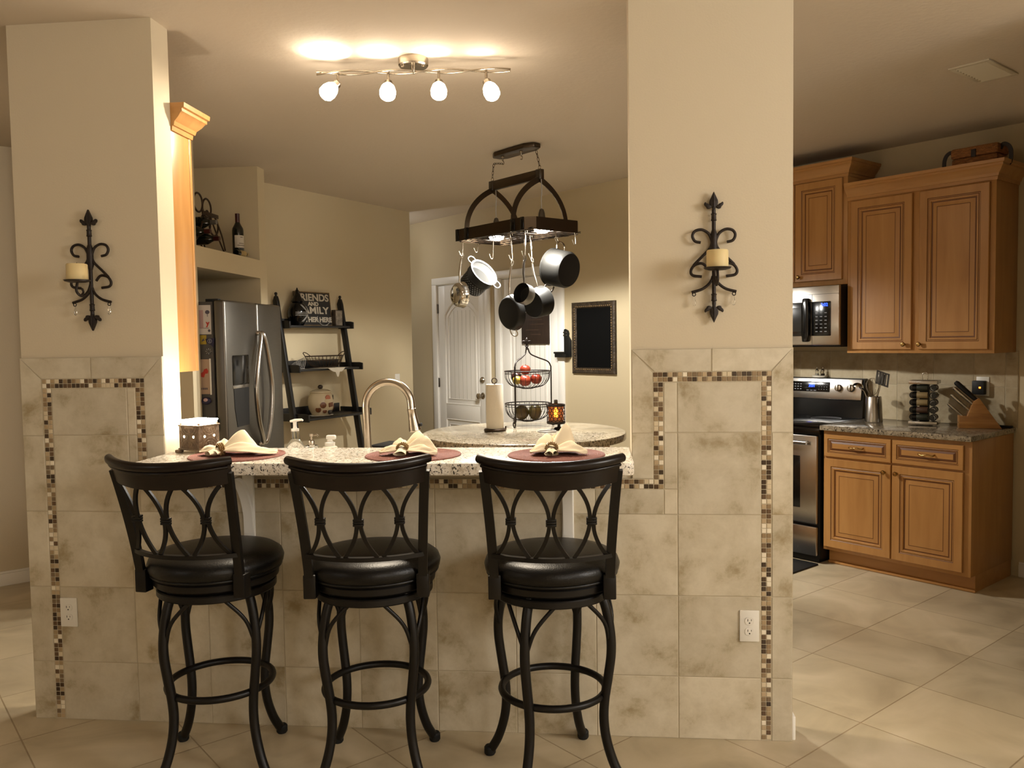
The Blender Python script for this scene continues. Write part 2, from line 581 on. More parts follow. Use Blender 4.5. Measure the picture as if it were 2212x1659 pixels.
# ---------------------------------------------------------------- room shell
XL0, XL1 = -2.262, -1.672       # left pier
XR0, XR1 = .135, .714           # right pier
TH = .125                       # thickness of the bar wall
b = MB(); b.box(-6, 6, -6, 8, -.1, 0); struct(b.build('floor', M['floor'], smooth=False))
b = MB(); b.box(-6, 6, -6, 8, ZC, ZC + .1); struct(b.build('ceiling', M['ceil'], smooth=False))
b = MB()
b.box(XL0, XL1, 0, TH, 0, ZC); b.box(XR0, XR1, 0, TH, 0, ZC); b.box(XL1, XR0, 0, TH, 0, 1.03)
struct(b.build('wall_front', M['paint'], smooth=False))

# refrigerator wall with its two open niches
b = MB()
FX = -2.35
b.box(-3.15, FX, 1.58, 1.68, 0, ZC)
b.box(-3.15, FX, 2.622, 2.745, 0, ZC)
b.box(-3.15, FX, 1.68, 2.622, 1.962, 2.09)
b.box(-3.15, -3.05, 1.68, 2.622, 0, 1.962)
b.box(-3.15, -2.9, 1.68, 2.622, 2.09, ZC)
struct(b.build('wall_fridge', M['paint_k'], smooth=False))
# wall the ladder shelf leans on, ending at the passage
LW0, LW1 = Vector((-2.75, 2.745)), Vector((-1.764, 4.867))
LA = math.radians(65.09)
b = MB(); b.prism([(LW0.x, LW0.y), (LW1.x, LW1.y), (LW1.x - .75, LW1.y + .35), (LW0.x - .4, LW0.y)], 0, ZC, axis='z')
struct(b.build('wall_ladder', M['paint_k'], smooth=False))
DV = 2.673
b = MB()
b.box(-6.6, -5.055, 0, .12, 0, ZC); b.box(-4.0, -3.965, 0, .12, 0, ZC); b.box(-3.02, -1.6, 0, .12, 0, ZC)
b.box(-5.055, -4.0, 0, .12, 2.09, ZC); b.box(-3.965, -3.02, 0, .12, 2.09, ZC)
b.box(-5.055, -4.97, 0, .12, 0, 2.09); b.box(-3.07, -3.02, 0, .12, 0, 2.09)
b.box(-4.1, -3.9, 0, .12, 0, 2.09)
b.box(-1.72, -1.6, .12, .83, 0, ZC)
struct(b.build('wall_doors', M['paint_k'], smooth=False, loc=K(0, DV), rot=(0, 0, KR)))
RV = 3.39
b = MB(); b.box(-1.72, 2.7, 0, .12, 0, ZC)
struct(b.build('wall_range', M['paint_k'], smooth=False, loc=K(0, RV), rot=(0, 0, KR)))
b = MB(); b.box(-.12, 0, -2.9, -.6, 0, ZC)
struct(b.build('wall_passage', M['paint'], smooth=False, loc=K(-3.85, 0), rot=(0, 0, KR)))
b = MB(); b.box(-4.4, -4.3, -5.6, 1.35, 0, ZC); struct(b.build('wall_left', M['paint'], smooth=False))
b = MB(); b.box(4.25, 4.35, -5.6, .6, 0, ZC); struct(b.build('wall_right', M['paint'], smooth=False))
b = MB(); b.box(-4.4, 4.35, -5.7, -5.6, 0, ZC); struct(b.build('wall_back', M['paint'], smooth=False))
b = MB(); b.box(-6.72, -6.6, -2.5, .2, 0, ZC)
struct(b.build('wall_hall', M['paint_k'], smooth=False, loc=K(0, DV), rot=(0, 0, KR)))

b = MB(); b.box(1.87, 4.3, .3, .42, 0, ZC); b.box(1.75, 1.87, -.5, .42, 0, 2.1); struct(b.build('wall_light_blocker', M['paint'], smooth=False))  # unseen wall and partition added to block lamp light from cabinets and floor
# baseboards
def bb2(name, x0, x1, loc, rot):
    b = MB(); b.box(x0, x1, -.014, 0, 0, .078, .003); b.box(x0, x1, -.009, 0, .078, .092, .003)
    return struct(b.build(name, M['white_paint'], loc=loc, rot=rot))
bb2('baseboard_passage', -2.9, -.6, K(-3.85, 0), (0, 0, KR + PI / 2))
bb2('baseboard_doors', -6.6, -5.065, K(0, DV), (0, 0, KR))
bb2('baseboard_range', .26, 2.6, K(0, RV), (0, 0, KR))
b = MB(); b.box(XR1, XR1 + .014, 0, TH, 0, .09, .003); struct(b.build('baseboard_pier', M['white_paint']))

# ---- ceramic tile cladding of the bar front: individual tiles on a grout bed
TT = 1.455
b = MB()
b.box(XL0, XL1, -.0108, 0, 0, TT); b.box(XR0, XR1, -.0108, 0, 0, TT); b.box(XL1, XR0, -.0108, 0, 0, .978)
struct(b.build('trim_1', M['grout'], smooth=False))
P = .0179                       # mosaic pitch
MW = 2 * P + .002
tl = MB(); ms = MB()
G = .0016
def tile(x0, x1, z0, z1):
    if x1 - x0 < .006 or z1 - z0 < .006: return
    tl.box(x0 + G, x1 - G, -.0125, -.005, z0 + G, z1 - G, .0015, 1)
def tile_poly(poly):
    cx = sum(p[0] for p in poly) / len(poly); cz = sum(p[1] for p in poly) / len(poly)
    q = [(p[0] + (G * 1.6 if p[0] < cx else -G * 1.6), p[1] + (G if p[1] < cz else -G)) for p in poly]
    tl.prism(q, -.0125, -.005)
def mos_v(x0, z0, z1):
    n = int(round((z1 - z0) / P))
    p = (z1 - z0) / n
    for i in range(n):
        for k in range(2):
            ms.box(x0 + .001 + k * P + .0011, x0 + .001 + (k + 1) * P - .0011, -.0125, -.009, z0 + i * p + .0011, z0 + (i + 1) * p - .0011, .0012, 1)
def mos_h(x0, x1, z0):
    n = int(round((x1 - x0) / P))
    p = (x1 - x0) / n
    for i in range(n):
        for k in range(2):
            ms.box(x0 + i * p + .0011, x0 + (i + 1) * p - .0011, -.0125, -.009, z0 + .001 + k * P + .0011, z0 + .001 + (k + 1) * P - .0011, .0012, 1)
ROWS = [0, .236, .541, .845, 1.148, TT]
ZM1, ZM0 = 1.372, 1.372 - MW    # top mosaic band
ZB1 = .977; ZB0 = ZB1 - MW      # band under the counter
# right pier
a0, a1 = XR0, XR1
m0, m1 = .2135, .6005           # mosaic columns (left edges)
tile_poly([(a0, TT), (a0 + .083, ZM1), ((a0 + a1) / 2, ZM1), ((a0 + a1) / 2, TT)])
tile_poly([((a0 + a1) / 2, TT), ((a0 + a1) / 2, ZM1), (a1 - .078, ZM1), (a1, TT)])
tile_poly([(a0, TT), (a0 + .0785, ZM1), (a0 + .0785, 1.148), (a0, 1.148)])
tile_poly([(a1, TT), (a1 - .0785, ZM1), (a1 - .0785, 1.148), (a1, 1.148)])
mos_h(m0 + .0, m1 + MW, ZM0)
mos_v(m0, ZB0, ZM0); mos_v(m1, 0.005, ZM0)
tile(m0 + MW, .3005, 1.148, ZM0); tile(.3005, m1, 1.148, ZM0)
tile(a0, m0, ZB1, 1.148)
tile(m0 + MW, .3005, ZB0, 1.148); tile(.3005, m1, .845, 1.148)
tile(m0 + MW, .3005, .845, ZB0)
for z0, z1 in zip(ROWS[:3], ROWS[1:4]):
    tile(.3005, m1, z0, z1)
for z0, z1 in zip(ROWS[:4], ROWS[1:5]):
    tile(m1 + MW, a1, z0, z1)
# bar front
cols = [-1.82, -1.517, -1.214, -.911, -.608, -.305, -.002, .3005]
for x0, x1 in zip(cols, cols[1:]):
    for z0, z1 in zip(ROWS[:4], ROWS[1:4] + [ZB0]):
        if x1 > .3 and z1 == ZB0:
            tile(x0, m0 + MW, z0, z1)
        elif z1 == ZB0: tile(max(x0, XL1 - .11), x1, z0, z1)
        else: tile(x0, x1, z0, z1)
mos_h(-1.785, m0, ZB0)
# left pier
a0, a1 = XL0, XL1
n0, n1 = -2.172, -1.785
xm = -1.965
tile_poly([(a0, TT), (a0 + .088, ZM1), (xm, ZM1), (xm, TT)])
tile_poly([(xm, TT), (xm, ZM1), (a1 - .078, ZM1), (a1, TT)])
tile_poly([(a0, TT), (a0 + .088, ZM1), (a0 + .088, 1.148), (a0, 1.148)])
tile_poly([(a1, TT), (a1 - .077, ZM1), (a1 - .077, 1.148), (a1, 1.148)])
mos_h(n0, n1 + MW, ZM0)
mos_v(n0, .005, ZM0); mos_v(n1, ZB0, ZM0)
tile(n0 + MW, -1.82, 1.148, ZM0); tile(-1.82, n1, 1.148, ZM0)
tile(n0 + MW, -1.82, .845, 1.148); tile(-1.82, n1, ZB0, 1.148)
tile(n1 + MW, a1, ZB1, 1.148)
for z0, z1 in zip(ROWS[:3], ROWS[1:4]): tile(n0 + MW, -1.82, z0, z1)
for z0, z1 in zip(ROWS[:4], ROWS[1:5]): tile(a0, n0, z0, z1)
struct(tl.build('trim_2', M['tile'], smooth=False))
struct(ms.build('trim_3', M['mosaic'], smooth=False))

# backsplash behind the range and counter
b = MB(); b.box(-1.5, .24, -.0075, 0, .91, 1.384); struct(b.build('trim_4', M['grout'], smooth=False, loc=K(0, RV), rot=(0, 0, KR)))
tl = MB()
def tb(x0, x1, z0, z1): tl.box(x0 + .0016, x1 - .0016, -.009, -.002, z0 + .0016, z1 - .0016, .0015, 1)
ed = [-1.5, -1.222, -.984, -.74, -.498, -.258, -.012, .17, .24]
for x0, x1 in zip(ed, ed[1:]):
    tb(x0, x1, .915, 1.16) if x1 > -.26 else tb(x0, x1, .915, 1.155)
    tb(x0, x1, 1.16, 1.382) if x1 > -.26 else tb(x0, x1, 1.155, 1.382)
struct(tl.build('trim_5', M['bsplash'], smooth=False, loc=K(0, RV), rot=(0, 0, KR)))

# ---- two panelled doors in the far wall
def plank_door(name, u0, u1, hinge_left, knobs):
    root = bpy.data.objects.new(name, None); COL.objects.link(root); struct(root)
    root.location = K((u0 + u1) / 2, DV); root.rotation_euler = (0, 0, KR)
    w = (u1 - u0) / 2; H = 2.06
    b = MB(); b.box(-w, w, .012, .047, .008, H, .002)
    ob = b.build('door_leaf', M['white_paint'], root)
    st = .115
    # raised frame: stiles, rails and the arched head, 6 mm proud of the sunk panels
    b = MB()
    b.box(-w, -w + st, .004, .014, .008, H, .002); b.box(w - st, w, .004, .014, .008, H, .002)
    b.box(-w + st, w - st, .004, .014, .008, .22, .002)
    b.box(-w + st, w - st, .004, .014, .70, .86, .002)
    poly = [(-w + st, H), (w - st, H)]
    x1 = w - st
    arch = [(x1, 1.76), (x1 * .72, 1.845), (x1 * .5, 1.885), (0, 1.905), (-x1 * .5, 1.885), (-x1 * .72, 1.845), (-x1, 1.76)]
    b.prism(poly + arch, .004, .014)
    b.build('door_frame_rails', M['white_paint'], root, ang=25)
    b = MB()
    def mould(pts, cl=True): b.tube(pts, .009, 6, closed=cl)
    p = [(-x1, .008, .86), (x1, .008, .86)] + [(x, .008, z) for x, z in arch]
    mould(p); mould([(-x1, .008, .22), (x1, .008, .22), (x1, .008, .70), (-x1, .008, .70)])
    b.build('panel_moulding', M['white_paint'], root)
    b = MB()
    ip = [(-x1 + .05, .0105, .91), (x1 - .05, .0105, .91), (x1 - .05, .0105, 1.74), (x1 * .62, .0105, 1.80), (x1 * .4, .0105, 1.84), (0, .0105, 1.855), (-x1 * .4, .0105, 1.84), (-x1 * .62, .0105, 1.80), (-x1 + .05, .0105, 1.74)]
    b.tube(ip, .006, 6, closed=True)
    b.tube([(-x1 + .05, .0105, .27), (x1 - .05, .0105, .27), (x1 - .05, .0105, .65), (-x1 + .05, .0105, .65)], .006, 6, closed=True)
    b.build('panel_bead', M['white_paint'], root)
    b = MB()
    for k in range(-3, 4):
        x = k * (x1 - .06) / 3.3
        b.box(x - .0025, x + .0025, .0112, .0124, .915, 1.80 if abs(k) < 3 else 1.735)
    b.build('plank_grooves', mat('groove_shadow_' + name, '#b8b4a8', .6), root)
    # casing
    b = MB()
    cw = .07
    for x0, x1_ in ((-w - .015 - cw, -w - .006), (w + .006, w + .015 + cw)):
        b.box(x0, x1_, -.018, .0, 0, H + .012, .004)
    b.box(-w - .015 - cw, w + .015 + cw, -.018, 0, H + .012, H + .012 + cw, .004)
    b.box(-w - .02, -w - .003, 0, .11, 0, H + .014); b.box(w + .003, w + .02, 0, .11, 0, H + .014); b.box(-w, w, 0, .11, H + .003, H + .02)
    b.build('door_casing', M['white_paint'], root)
    sx = -1 if hinge_left else 1
    for z in (1.83, 1.07, .25):
        b = MB(); b.box(sx * (w + .004) - .011, sx * (w + .004) + .011, -.004, .006, z - .045, z + .045, .002)
        b.tube([(sx * (w + .002), -.004, z - .048), (sx * (w + .002), -.004, z + .048)], .006)
        b.build('hinge', M['gunmetal'], root)
    kx = -sx * (w - .06)
    if knobs:
        b = MB(); b.lathe([(0, 0), (.031, 0), (.031, .008), (.012, .012), (.011, .035), (.02, .042), (.029, .055), (.028, .066), (.018, .074), (0, .076)], 24, align((kx, .006, .962), (0, -1, 0)))
        b.build('door_knob', M['nickel'], root)
        b = MB(); b.lathe([(0, 0), (.031, 0), (.031, .012), (.025, .02), (0, .021)], 24, align((kx, .006, 1.115), (0, -1, 0)))
        b.box(kx - .004, kx + .004, -.024, -.01, 1.1, 1.13, .002)
        b.build('deadbolt', M['nickel'], root)
    return root
plank_door('door_1', -4.934, -4.134, True, True)
plank_door('door_2', -3.883, -3.103, False, False)

# ceiling air vent
t = thing('air_vent', 'white louvred air return grille set in the ceiling above the cabinets', 'vent', (1.867, 1.157, ZC), KR)
b = MB()
L_, W_ = .175, .09
b.box(-W_, W_, -L_, -L_ + .022, -.008, 0, .002); b.box(-W_, W_, L_ - .022, L_, -.008, 0, .002)
b.box(-W_, -W_ + .022, -L_ + .022, L_ - .022, -.008, 0, .002); b.box(W_ - .022, W_, -L_ + .022, L_ - .022, -.008, 0, .002)
b.build('vent_frame', M['vent'], t)
b = MB()
for k in range(10):
    y = -L_ + .034 + k * (2 * L_ - .068) / 9
    b.box(-W_ + .02, W_ - .02, -.0065, .0065, -.0006, .0006, 0, 1, Matrix.Translation((0, y, -.006)) @ Matrix.Rotation(math.radians(-28), 4, 'X'))
b.build('louvres', M['vent'], t)
b = MB(); b.box(-W_ + .02, W_ - .02, -L_ + .02, L_ - .02, -.0012, -.0004); b.build('duct_opening', M['vent_d'], t)

# outlets on the bar wall
def duplex(name, x, z, label, loc=None, rot=0, y=-.0125):
    t = thing(name, label, 'outlet', loc or (x, y, z), rot, None)
    b = MB(); b.box(-.0355, .0355, -.006, 0, -.0585, .0585, .003); b.build('cover_plate', M['white_pl'], t)
    for dz in (.0195, -.0195):
        b = MB()
        b.prism([(.0165 * math.cos(a) , dz + max(-.0135, min(.0135, .0165 * math.sin(a)))) for a in [k * PI / 12 for k in range(24)]], -.0078, -.005)
        r = b.build('receptacle', M['white_pl'], t, ang=20)
        b = MB()
        b.box(-.0075, -.0055, -.0083, -.0075, dz - .001, dz + .0075); b.box(.0055, .0072, -.0083, -.0075, dz, dz + .0065)
        b.prism([(.0026 * math.cos(a), dz - .0075 + .0026 * math.sin(a)) for a in [k * PI / 6 for k in range(12)]], -.0083, -.0075)
        b.build('slots', M['black_m'], r)
    return t
duplex('wall_outlet', .558, .4335, 'white duplex outlet in the tile beside the right mosaic stripe, near the floor')
duplex('wall_outlet', -2.098, .439, 'white duplex outlet low on the tiled left pier behind the stools')
# rocker switch near the passage and outlet with device at the backsplash
t = thing('light_switch', 'white rocker light switch on the beige wall left of the far door', 'switch', (-2.529 + 1.572 * math.cos(LA), 3.22 + 1.572 * math.sin(LA), 1.135), LA)
b = MB(); b.box(-.035, .035, -.006, 0, -.058, .058, .003); b.build('cover_plate', M['white_pl'], t)
b = MB(); b.box(-.016, .016, -.01, -.005, -.033, .033, .002); b.build('rocker', M['white_pl'], t)
t = thing('outlet_plate', 'white outlet plate on the backsplash behind the small black plug-in', 'outlet', K(.042, RV - .009, 1.162), KR)
b = MB(); b.box(-.038, .038, -.006, 0, -.06, .06, .003); b.build('cover_plate', M['white_pl'], t)
t = thing('plug_in_device', 'small black plug-in gadget with an orange light on the backsplash outlet', 'plug-in', K(.03, RV - .015, 1.155), KR)
b = MB(); b.box(-.036, .036, -.042, 0, -.043, .043, .005); b.build('housing', M['black_m'], t)
b = MB(); b.box(.006, .018, -.0435, -.041, -.004, .006, .001); b.build('indicator_light', M['orange_led'], t)
# ---------------------------------------------------------------- breakfast bar
ZT = 1.075
t = thing('bar_counter', 'long speckled granite bar top over the tiled half wall, with three place settings', 'countertop', ((XL1 + XR0) / 2, 0, ZT))
b = MB()
hw = (XR0 - XL1) / 2
r = .03
poly = [(hw, .15), (-hw, .15), (-hw, -.012), (-hw + .0, -.25)]
poly = [(hw - .002, .155), (-hw + .002, .155), (-hw + .002, -.235)] + [(-hw + .03 - .03 * math.cos(a), -.235 - .03 * math.sin(a)) for a in (.5, 1.0, PI / 2)] + \
       [(hw - .03 + .03 * math.sin(a), -.235 - .03 * math.cos(a)) for a in (0, .5, 1.0)] + [(hw - .002, -.235)]
b.prism(poly, -.045, 0, axis='z', bev=.006)
b.build('granite_slab', M['granite'], t, ang=40)
# white shelf brackets below it
def bracket(x, label):
    t = thing('shelf_bracket', label, 'bracket', (x, -.0125, 1.028), 0, 'brackets under the bar')
    w = .022
    b = MB(); b.box(-w, w, -.016, 0, -.285, 0, .003); b.build('wall_leg', M['white_paint'], t)
    b = MB(); b.box(-w, w, -.215, -.016, -.018, 0, .003); b.build('top_arm', M['white_paint'], t)
    b = MB()
    cur = [(0 - .016, -.26)] + [(-.016 - .17 * (1 - math.cos(a)), -.26 + .235 * math.sin(a)) for a in [k * PI / 20 for k in range(1, 11)]]
    inn = [(-.016, -.215)] + [(-.016 - .125 * (1 - math.cos(a)), -.215 + .19 * math.sin(a)) for a in [k * PI / 20 for k in range(1, 11)]]
    b.prism(cur + inn[::-1], -w * .8, w * .8, Matrix(((0, 1, 0, 0), (1, 0, 0, 0), (0, 0, 1, 0), (0, 0, 0, 1))))
    b.build('curved_brace', M['white_paint'], t)
bracket(-.103, 'white scrolled shelf bracket under the bar behind the stool nearest the right pier')
bracket(-1.335, 'white scrolled shelf bracket under the bar between the two stools on the left')

# ---- bar stools
def make_stool():
    t = thing('bar_stool', 's', 'stool', (0, 0, 0), 0, 'swivel bar stools along the counter')
    st = M['stool']
    prof = [(.175, .655), (.197, .60), (.212, .52), (.214, .45), (.203, .37), (.19, .29), (.186, .22), (.195, .15), (.22, .075), (.255, .014)]
    base = []
    for k in range(4):
        a = k * PI / 2
        d = Vector((math.cos(a), math.sin(a), 0))
        b = MB(); b.tube(catmull([d * r + Vector((0, 0, z)) for r, z in prof], 5), .0165, 10)
        lg = b.build('leg', st, t, ang=60); base.append(lg)
        b = MB(); e = d * .257
        b.lathe([(0, 0), (.017, 0), (.021, .006), (.021, .026), (.0165, .032), (0, .032)], 16, Matrix.Translation(e))
        b.build('rubber_foot', M['rubber'], lg)
        for sg in (-1, 1):
            p0 = d * .207 + Vector((0, 0, .475))
            a2 = a + sg * .52
            p2 = Vector((math.cos(a2), math.sin(a2), 0)) * .185 + Vector((0, 0, .645))
            a1 = a + sg * .17
            p1 = Vector((math.cos(a1), math.sin(a1), 0)) * .207 + Vector((0, 0, .565))
            b = MB(); b.tube(catmull([p0, p1, p2], 6), .007, 8)
            base.append(b.build('brace', st, t, ang=60))
    b = MB(); b.torus((0, 0, .297), .179, .0125, 56, 10); base.append(b.build('footrest_ring', st, t, ang=60))
    b = MB(); b.lathe([(.165, .632), (.2, .632), (.203, .636), (.203, .654), (.2, .658), (.165, .658)], 56, cap=False)
    b.lathe([(.165, .658), (.165, .632)], 56, cap=False)
    base.append(b.build('base_ring', st, t))
    up = []
    b = MB(); b.lathe([(0, .645), (.08, .645), (.08, .675), (0, .675)], 32); up.append(b.build('swivel', st, t))
    b = MB(); b.lathe([(0, .668), (.205, .668), (.212, .674), (.214, .694), (.207, .702), (0, .702)], 56); up.append(b.build('seat_frame', st, t))
    b = MB(); b.lathe([(0, .698), (.2, .698), (.217, .704), (.229, .72), (.232, .738), (.225, .757), (.205, .771), (.16, .781), (.09, .786), (0, .787)], 64)
    up.append(b.build('seat_cushion', M['leather'], t, ang=80))
    b = MB(); b.torus((0, 0, .708), .2215, .004, 64, 6); up.append(b.build('seat_piping', M['leather'], t, ang=60))
    # backrest: bowed frame around local -y
    def bp(s, z):       # s in -1..1 across, returns point on the bowed back surface
        k = (z - .66) / .46
        hw_ = .186 + .026 * k ** 1.6
        R = .30
        yb = -(.15 + .005 + .10 * max(0, k) ** 1.35)
        x = s * hw_
        sag = math.sqrt(max(0, R * R - x * x)) - math.sqrt(R * R - hw_ * hw_)
        return Vector((x, yb - sag - .0, z))
    for sg in (-1, 1):
        b = MB(); b.tube([bp(sg, .665 + .425 * i / 14) for i in range(15)], 0, flat=(.03, .016), up=(0, 1, 0))
        u = b.build('upright', st, t); up.append(u)
        q = bp(sg, .68)
        b = MB(); b.box(q.x - .021, q.x + .021, q.y - .014, q.y + .03, .655, .735, .004); b.build('socket', st, u)
    n = 24
    def arcpts(z, a=-1, c=1, dip=0): return [bp(a + (c - a) * i / n, z) - Vector((0, 0, dip * (1 - (a + (c - a) * i / n) ** 2))) for i in range(n + 1)]
    b = MB(); b.tube(arcpts(.804), 0, flat=(.017, .014)); up.append(b.build('lower_rail', st, t))
    b = MB()
    L1 = [p for p in arcpts(1.128, -1.05, 1.05, .012)]
    def panel(i, j):
        s = -1.02 + 2.04 * i; k = j * 4
        zt = 1.117 - .012 * (1 - s * s); zb = 1.052 - .014 * (1 - s * s)
        seq = [(0, zt), (0, zb), (1, zb), (1, zt)]
        f = int(k) % 4; o, z = seq[f]
        p = bp(s, z); return p + Vector((0, .009 if o else -.009, 0))
    tb_ = bmesh.new(); rg = []
    for i in range(n + 1):
        rg.append([tb_.verts.new(panel(i / n, j / 4)) for j in range(4)])
    for A, B in zip(rg, rg[1:]):
        for j in range(4): tb_.faces.new((A[j], A[(j + 1) % 4], B[(j + 1) % 4], B[j]))
    tb_.faces.new(rg[0]); tb_.faces.new(rg[-1][::-1]); b._merge(tb_)
    cr = b.build('back_panel', M['stool_wood'], t); up.append(cr)
    b = MB(); b.tube([p + Vector((0, -.006, 0)) for p in L1], [.0155 if 0 < i < n else .014 for i in range(n + 1)], 12)
    b.tube([bp(-1.02 + 2.04 * i / n, 1.108) + Vector((0, -.012, -.012 * (1 - (-1.02 + 2.04 * i / n) ** 2))) for i in range(n + 1)], .006, 8)
    b.build('crest_rail', M['stool_wood'], cr, ang=50)
    mids = (-.64, 0, .64)
    for m in mids:
        b = MB()
        for sg in (-1, 1):
            ts = .30 if m * sg <= 0 or True else .3
            pts = []
            for i in range(17):
                z = .810 + (1.048 - .810) * i / 16
                q = (z - .932) / .122
                s = m + sg * (.028 + .245 * q * q)
                s = max(-.99, min(.99, s))
                pts.append(bp(s, z))
            b.tube(pts, 0, flat=(.0125, .009), up=(0, 1, 0))
        la = b.build('lattice_bars', st, t); up.append(la)
        b = MB(); c = bp(m, .931)
        for dz in (-.008, 0, .008): b.box(c.x - .0165, c.x + .0165, c.y - .008, c.y + .008, c.z + dz - .0035, c.z + dz + .0035, .0015)
        b.build('binding', st, la)
    for o in base: o['g'] = 0
    for o in up: o['g'] = 1
    return t
STOOLS = [(-.152, -.272, 68, -87, 'black swivel bar stool at the end of the counter beside the right tiled pier'),
          (-.772, -.288, 51, -84, 'middle black bar stool, its swivel seat turned slightly to one side'),
          (-1.345, -.285, 59, -97, 'black bar stool in front of the left pier and wax warmer, seat swivelled furthest round')]
proto = make_stool()
for i, (x, y, ab, asd, lab) in enumerate(STOOLS):
    o = proto if i == 0 else copy_tree(proto)
    o.location = (x, y, 0); o['label'] = lab
    for c in o.children:
        c.rotation_euler = (0, 0, math.radians(ab if c.get('g', 0) == 0 else asd + 90))
for o in list(bpy.data.objects):
    if 'g' in o: del o['g']

# ---- place settings
MATS = [(-.141, -.073, 'round brown woven placemat on the counter at the right hand stool'),
        (-.672, -.073, 'round brown woven placemat behind the middle bar stool'),
        (-1.352, -.073, 'round brown woven placemat nearest the wax warmer')]
def make_mat():
    b = MB(); pr = [(0, 0)]
    for k in range(60):
        rr = .176 * (k + 1) / 60
        pr.append((rr, .0035 + (.0012 if k % 2 else 0)))
    pr[0] = (0, .0035); pr += [(.178, .002), (.177, .0002), (0, .0002)]
    return b.lathe(pr, 64)
m0_ = make_mat().build('placemat', M['placemat'])
for i, (x, y, lab) in enumerate(MATS):
    o = m0_ if i == 0 else m0_.copy()
    if i: COL.objects.link(o)
    o.location = (x, y, ZT); tag(o, lab, 'placemat', 'round placemats on the bar')

def napkin(name_lab, loc, rot, lobes, tail, ringrot, ring_lab):
    """folded linen napkin fanned out of a beaded ring; lobes: (angle, reach, width, height)"""
    t = thing('cloth_napkin', name_lab, 'napkin', loc, rot, 'folded napkins on the placemats')
    for (a, R, w, h, pk, bend) in lobes:
        ca, sa = math.cos(a), math.sin(a)
        b = MB()
        def f(u, v, ca=ca, sa=sa, R=R, w=w, h=h, pk=pk, bend=bend):
            s = v * 2 - 1
            rr = .006 + R * u
            wd = .013 + (w - .013) * math.sin(min(1, u / .62) * PI / 2) if u < .62 else w * (1 - ((u - .62) / .38) ** 1.6 * .8)
            lat = s * wd + bend * u * u
            sp = .026 + (h - .026) * math.sin(u / pk * PI / 2) if u < pk else .012 + (h - .012) * (1 - ((u - pk) / (1 - pk)) ** 1.2)
            dr = abs(s) ** 1.25
            z = sp * (1 - dr) + dr * (.010 + .012 * (1 - u)) + (.004 * math.sin(s * 7 + u * 5 + a) + .003 * math.sin(s * 13 - u * 9)) * u
            return Vector((ca * rr - sa * lat, sa * rr + ca * lat, max(.006, z)))
        b.grid(f, 18, 16)
        b.build('napkin_fold', M['napkin'], t, ang=80, solid=.0028)
    b = MB()
    for k, (a, R, w) in enumerate(tail):
        ca, sa = math.cos(a), math.sin(a)
        def f(u, v, ca=ca, sa=sa, R=R, w=w):
            th = v * 2 * PI
            rr = -.012 + R * u
            wd = .013 + (w - .013) * u
            return Vector((ca * rr - sa * wd * math.cos(th), sa * rr + ca * wd * math.cos(th), max(.0085, .026 - .012 * u + (.013 - .005 * u) * math.sin(th) + .002 * math.sin(3 * th + 4 * u))))
        b.grid(lambda u, v: f(v, u), 20, 10, closed_u=True)
    b.build('gathered_end', M['napkin'], t, ang=80)
    ax = Vector((math.cos(ringrot), math.sin(ringrot), .15))
    rg = thing('napkin_ring', ring_lab, 'napkin ring', (0, 0, 0), 0, 'beaded napkin rings')
    rg.location = Vector(loc) + Matrix.Rotation(rot, 3, 'Z') @ Vector((0, 0, .0265)); rg.rotation_euler = (0, 0, rot)
    b = MB()
    Mx = align((0, 0, 0), ax)
    b.lathe([(.0175, -.011), (.0205, -.0115), (.022, -.006), (.0225, 0), (.022, .006), (.0205, .0115), (.0175, .011), (.0175, -.011)], 32, Mx, cap=False)
    for row in (-.007, 0, .007):
        for k in range(20):
            a = 2 * PI * k / 20 + row * 20
            p = Mx @ Vector((.0222 * math.cos(a), .0222 * math.sin(a), row))
            b.sphere(p, .0031, seg=6, ring=4)
    b.build('beaded_band', M['napring'], rg)
    return t
NZ = ZT + .0045
napkin('cream napkin spread in a low peak on the placemat beside the wax warmer', (-1.395, -.12, NZ), 0,
       [(.12, .20, .045, .05, .35, .02), (.75, .14, .05, .092, .6, -.01), (1.7, .11, .05, .06, .5, .02), (2.75, .10, .03, .04, .5, 0)], [(-2.2, .065, .02), (-1.8, .05, .016)], .75,
       'gold beaded napkin ring around the cream napkin nearest the wax warmer')
napkin('white napkin with pointed folds on the placemat behind the middle stool', (-.70, -.125, NZ), 0,
       [(2.85, .09, .03, .04, .4, 0), (1.9, .11, .045, .06, .6, .0), (1.15, .13, .042, .085, .75, -.01), (.5, .125, .036, .07, .7, .0), (.05, .12, .03, .04, .6, 0)], [(-1.6, .06, .024)], 1.4,
       'gold beaded napkin ring on the napkin behind the middle stool')
napkin('cream napkin with one tall square corner on the placemat by the right pier', (-.155, -.13, NZ), 0,
       [(2.7, .08, .035, .045, .4, 0), (1.75, .12, .055, .075, .6, .02), (1.05, .125, .05, .112, .8, -.005), (.3, .125, .042, .05, .55, 0)], [(-1.75, .06, .016), (-1.25, .055, .014)], 1.5,
       'gold beaded napkin ring on the napkin nearest the right pier')

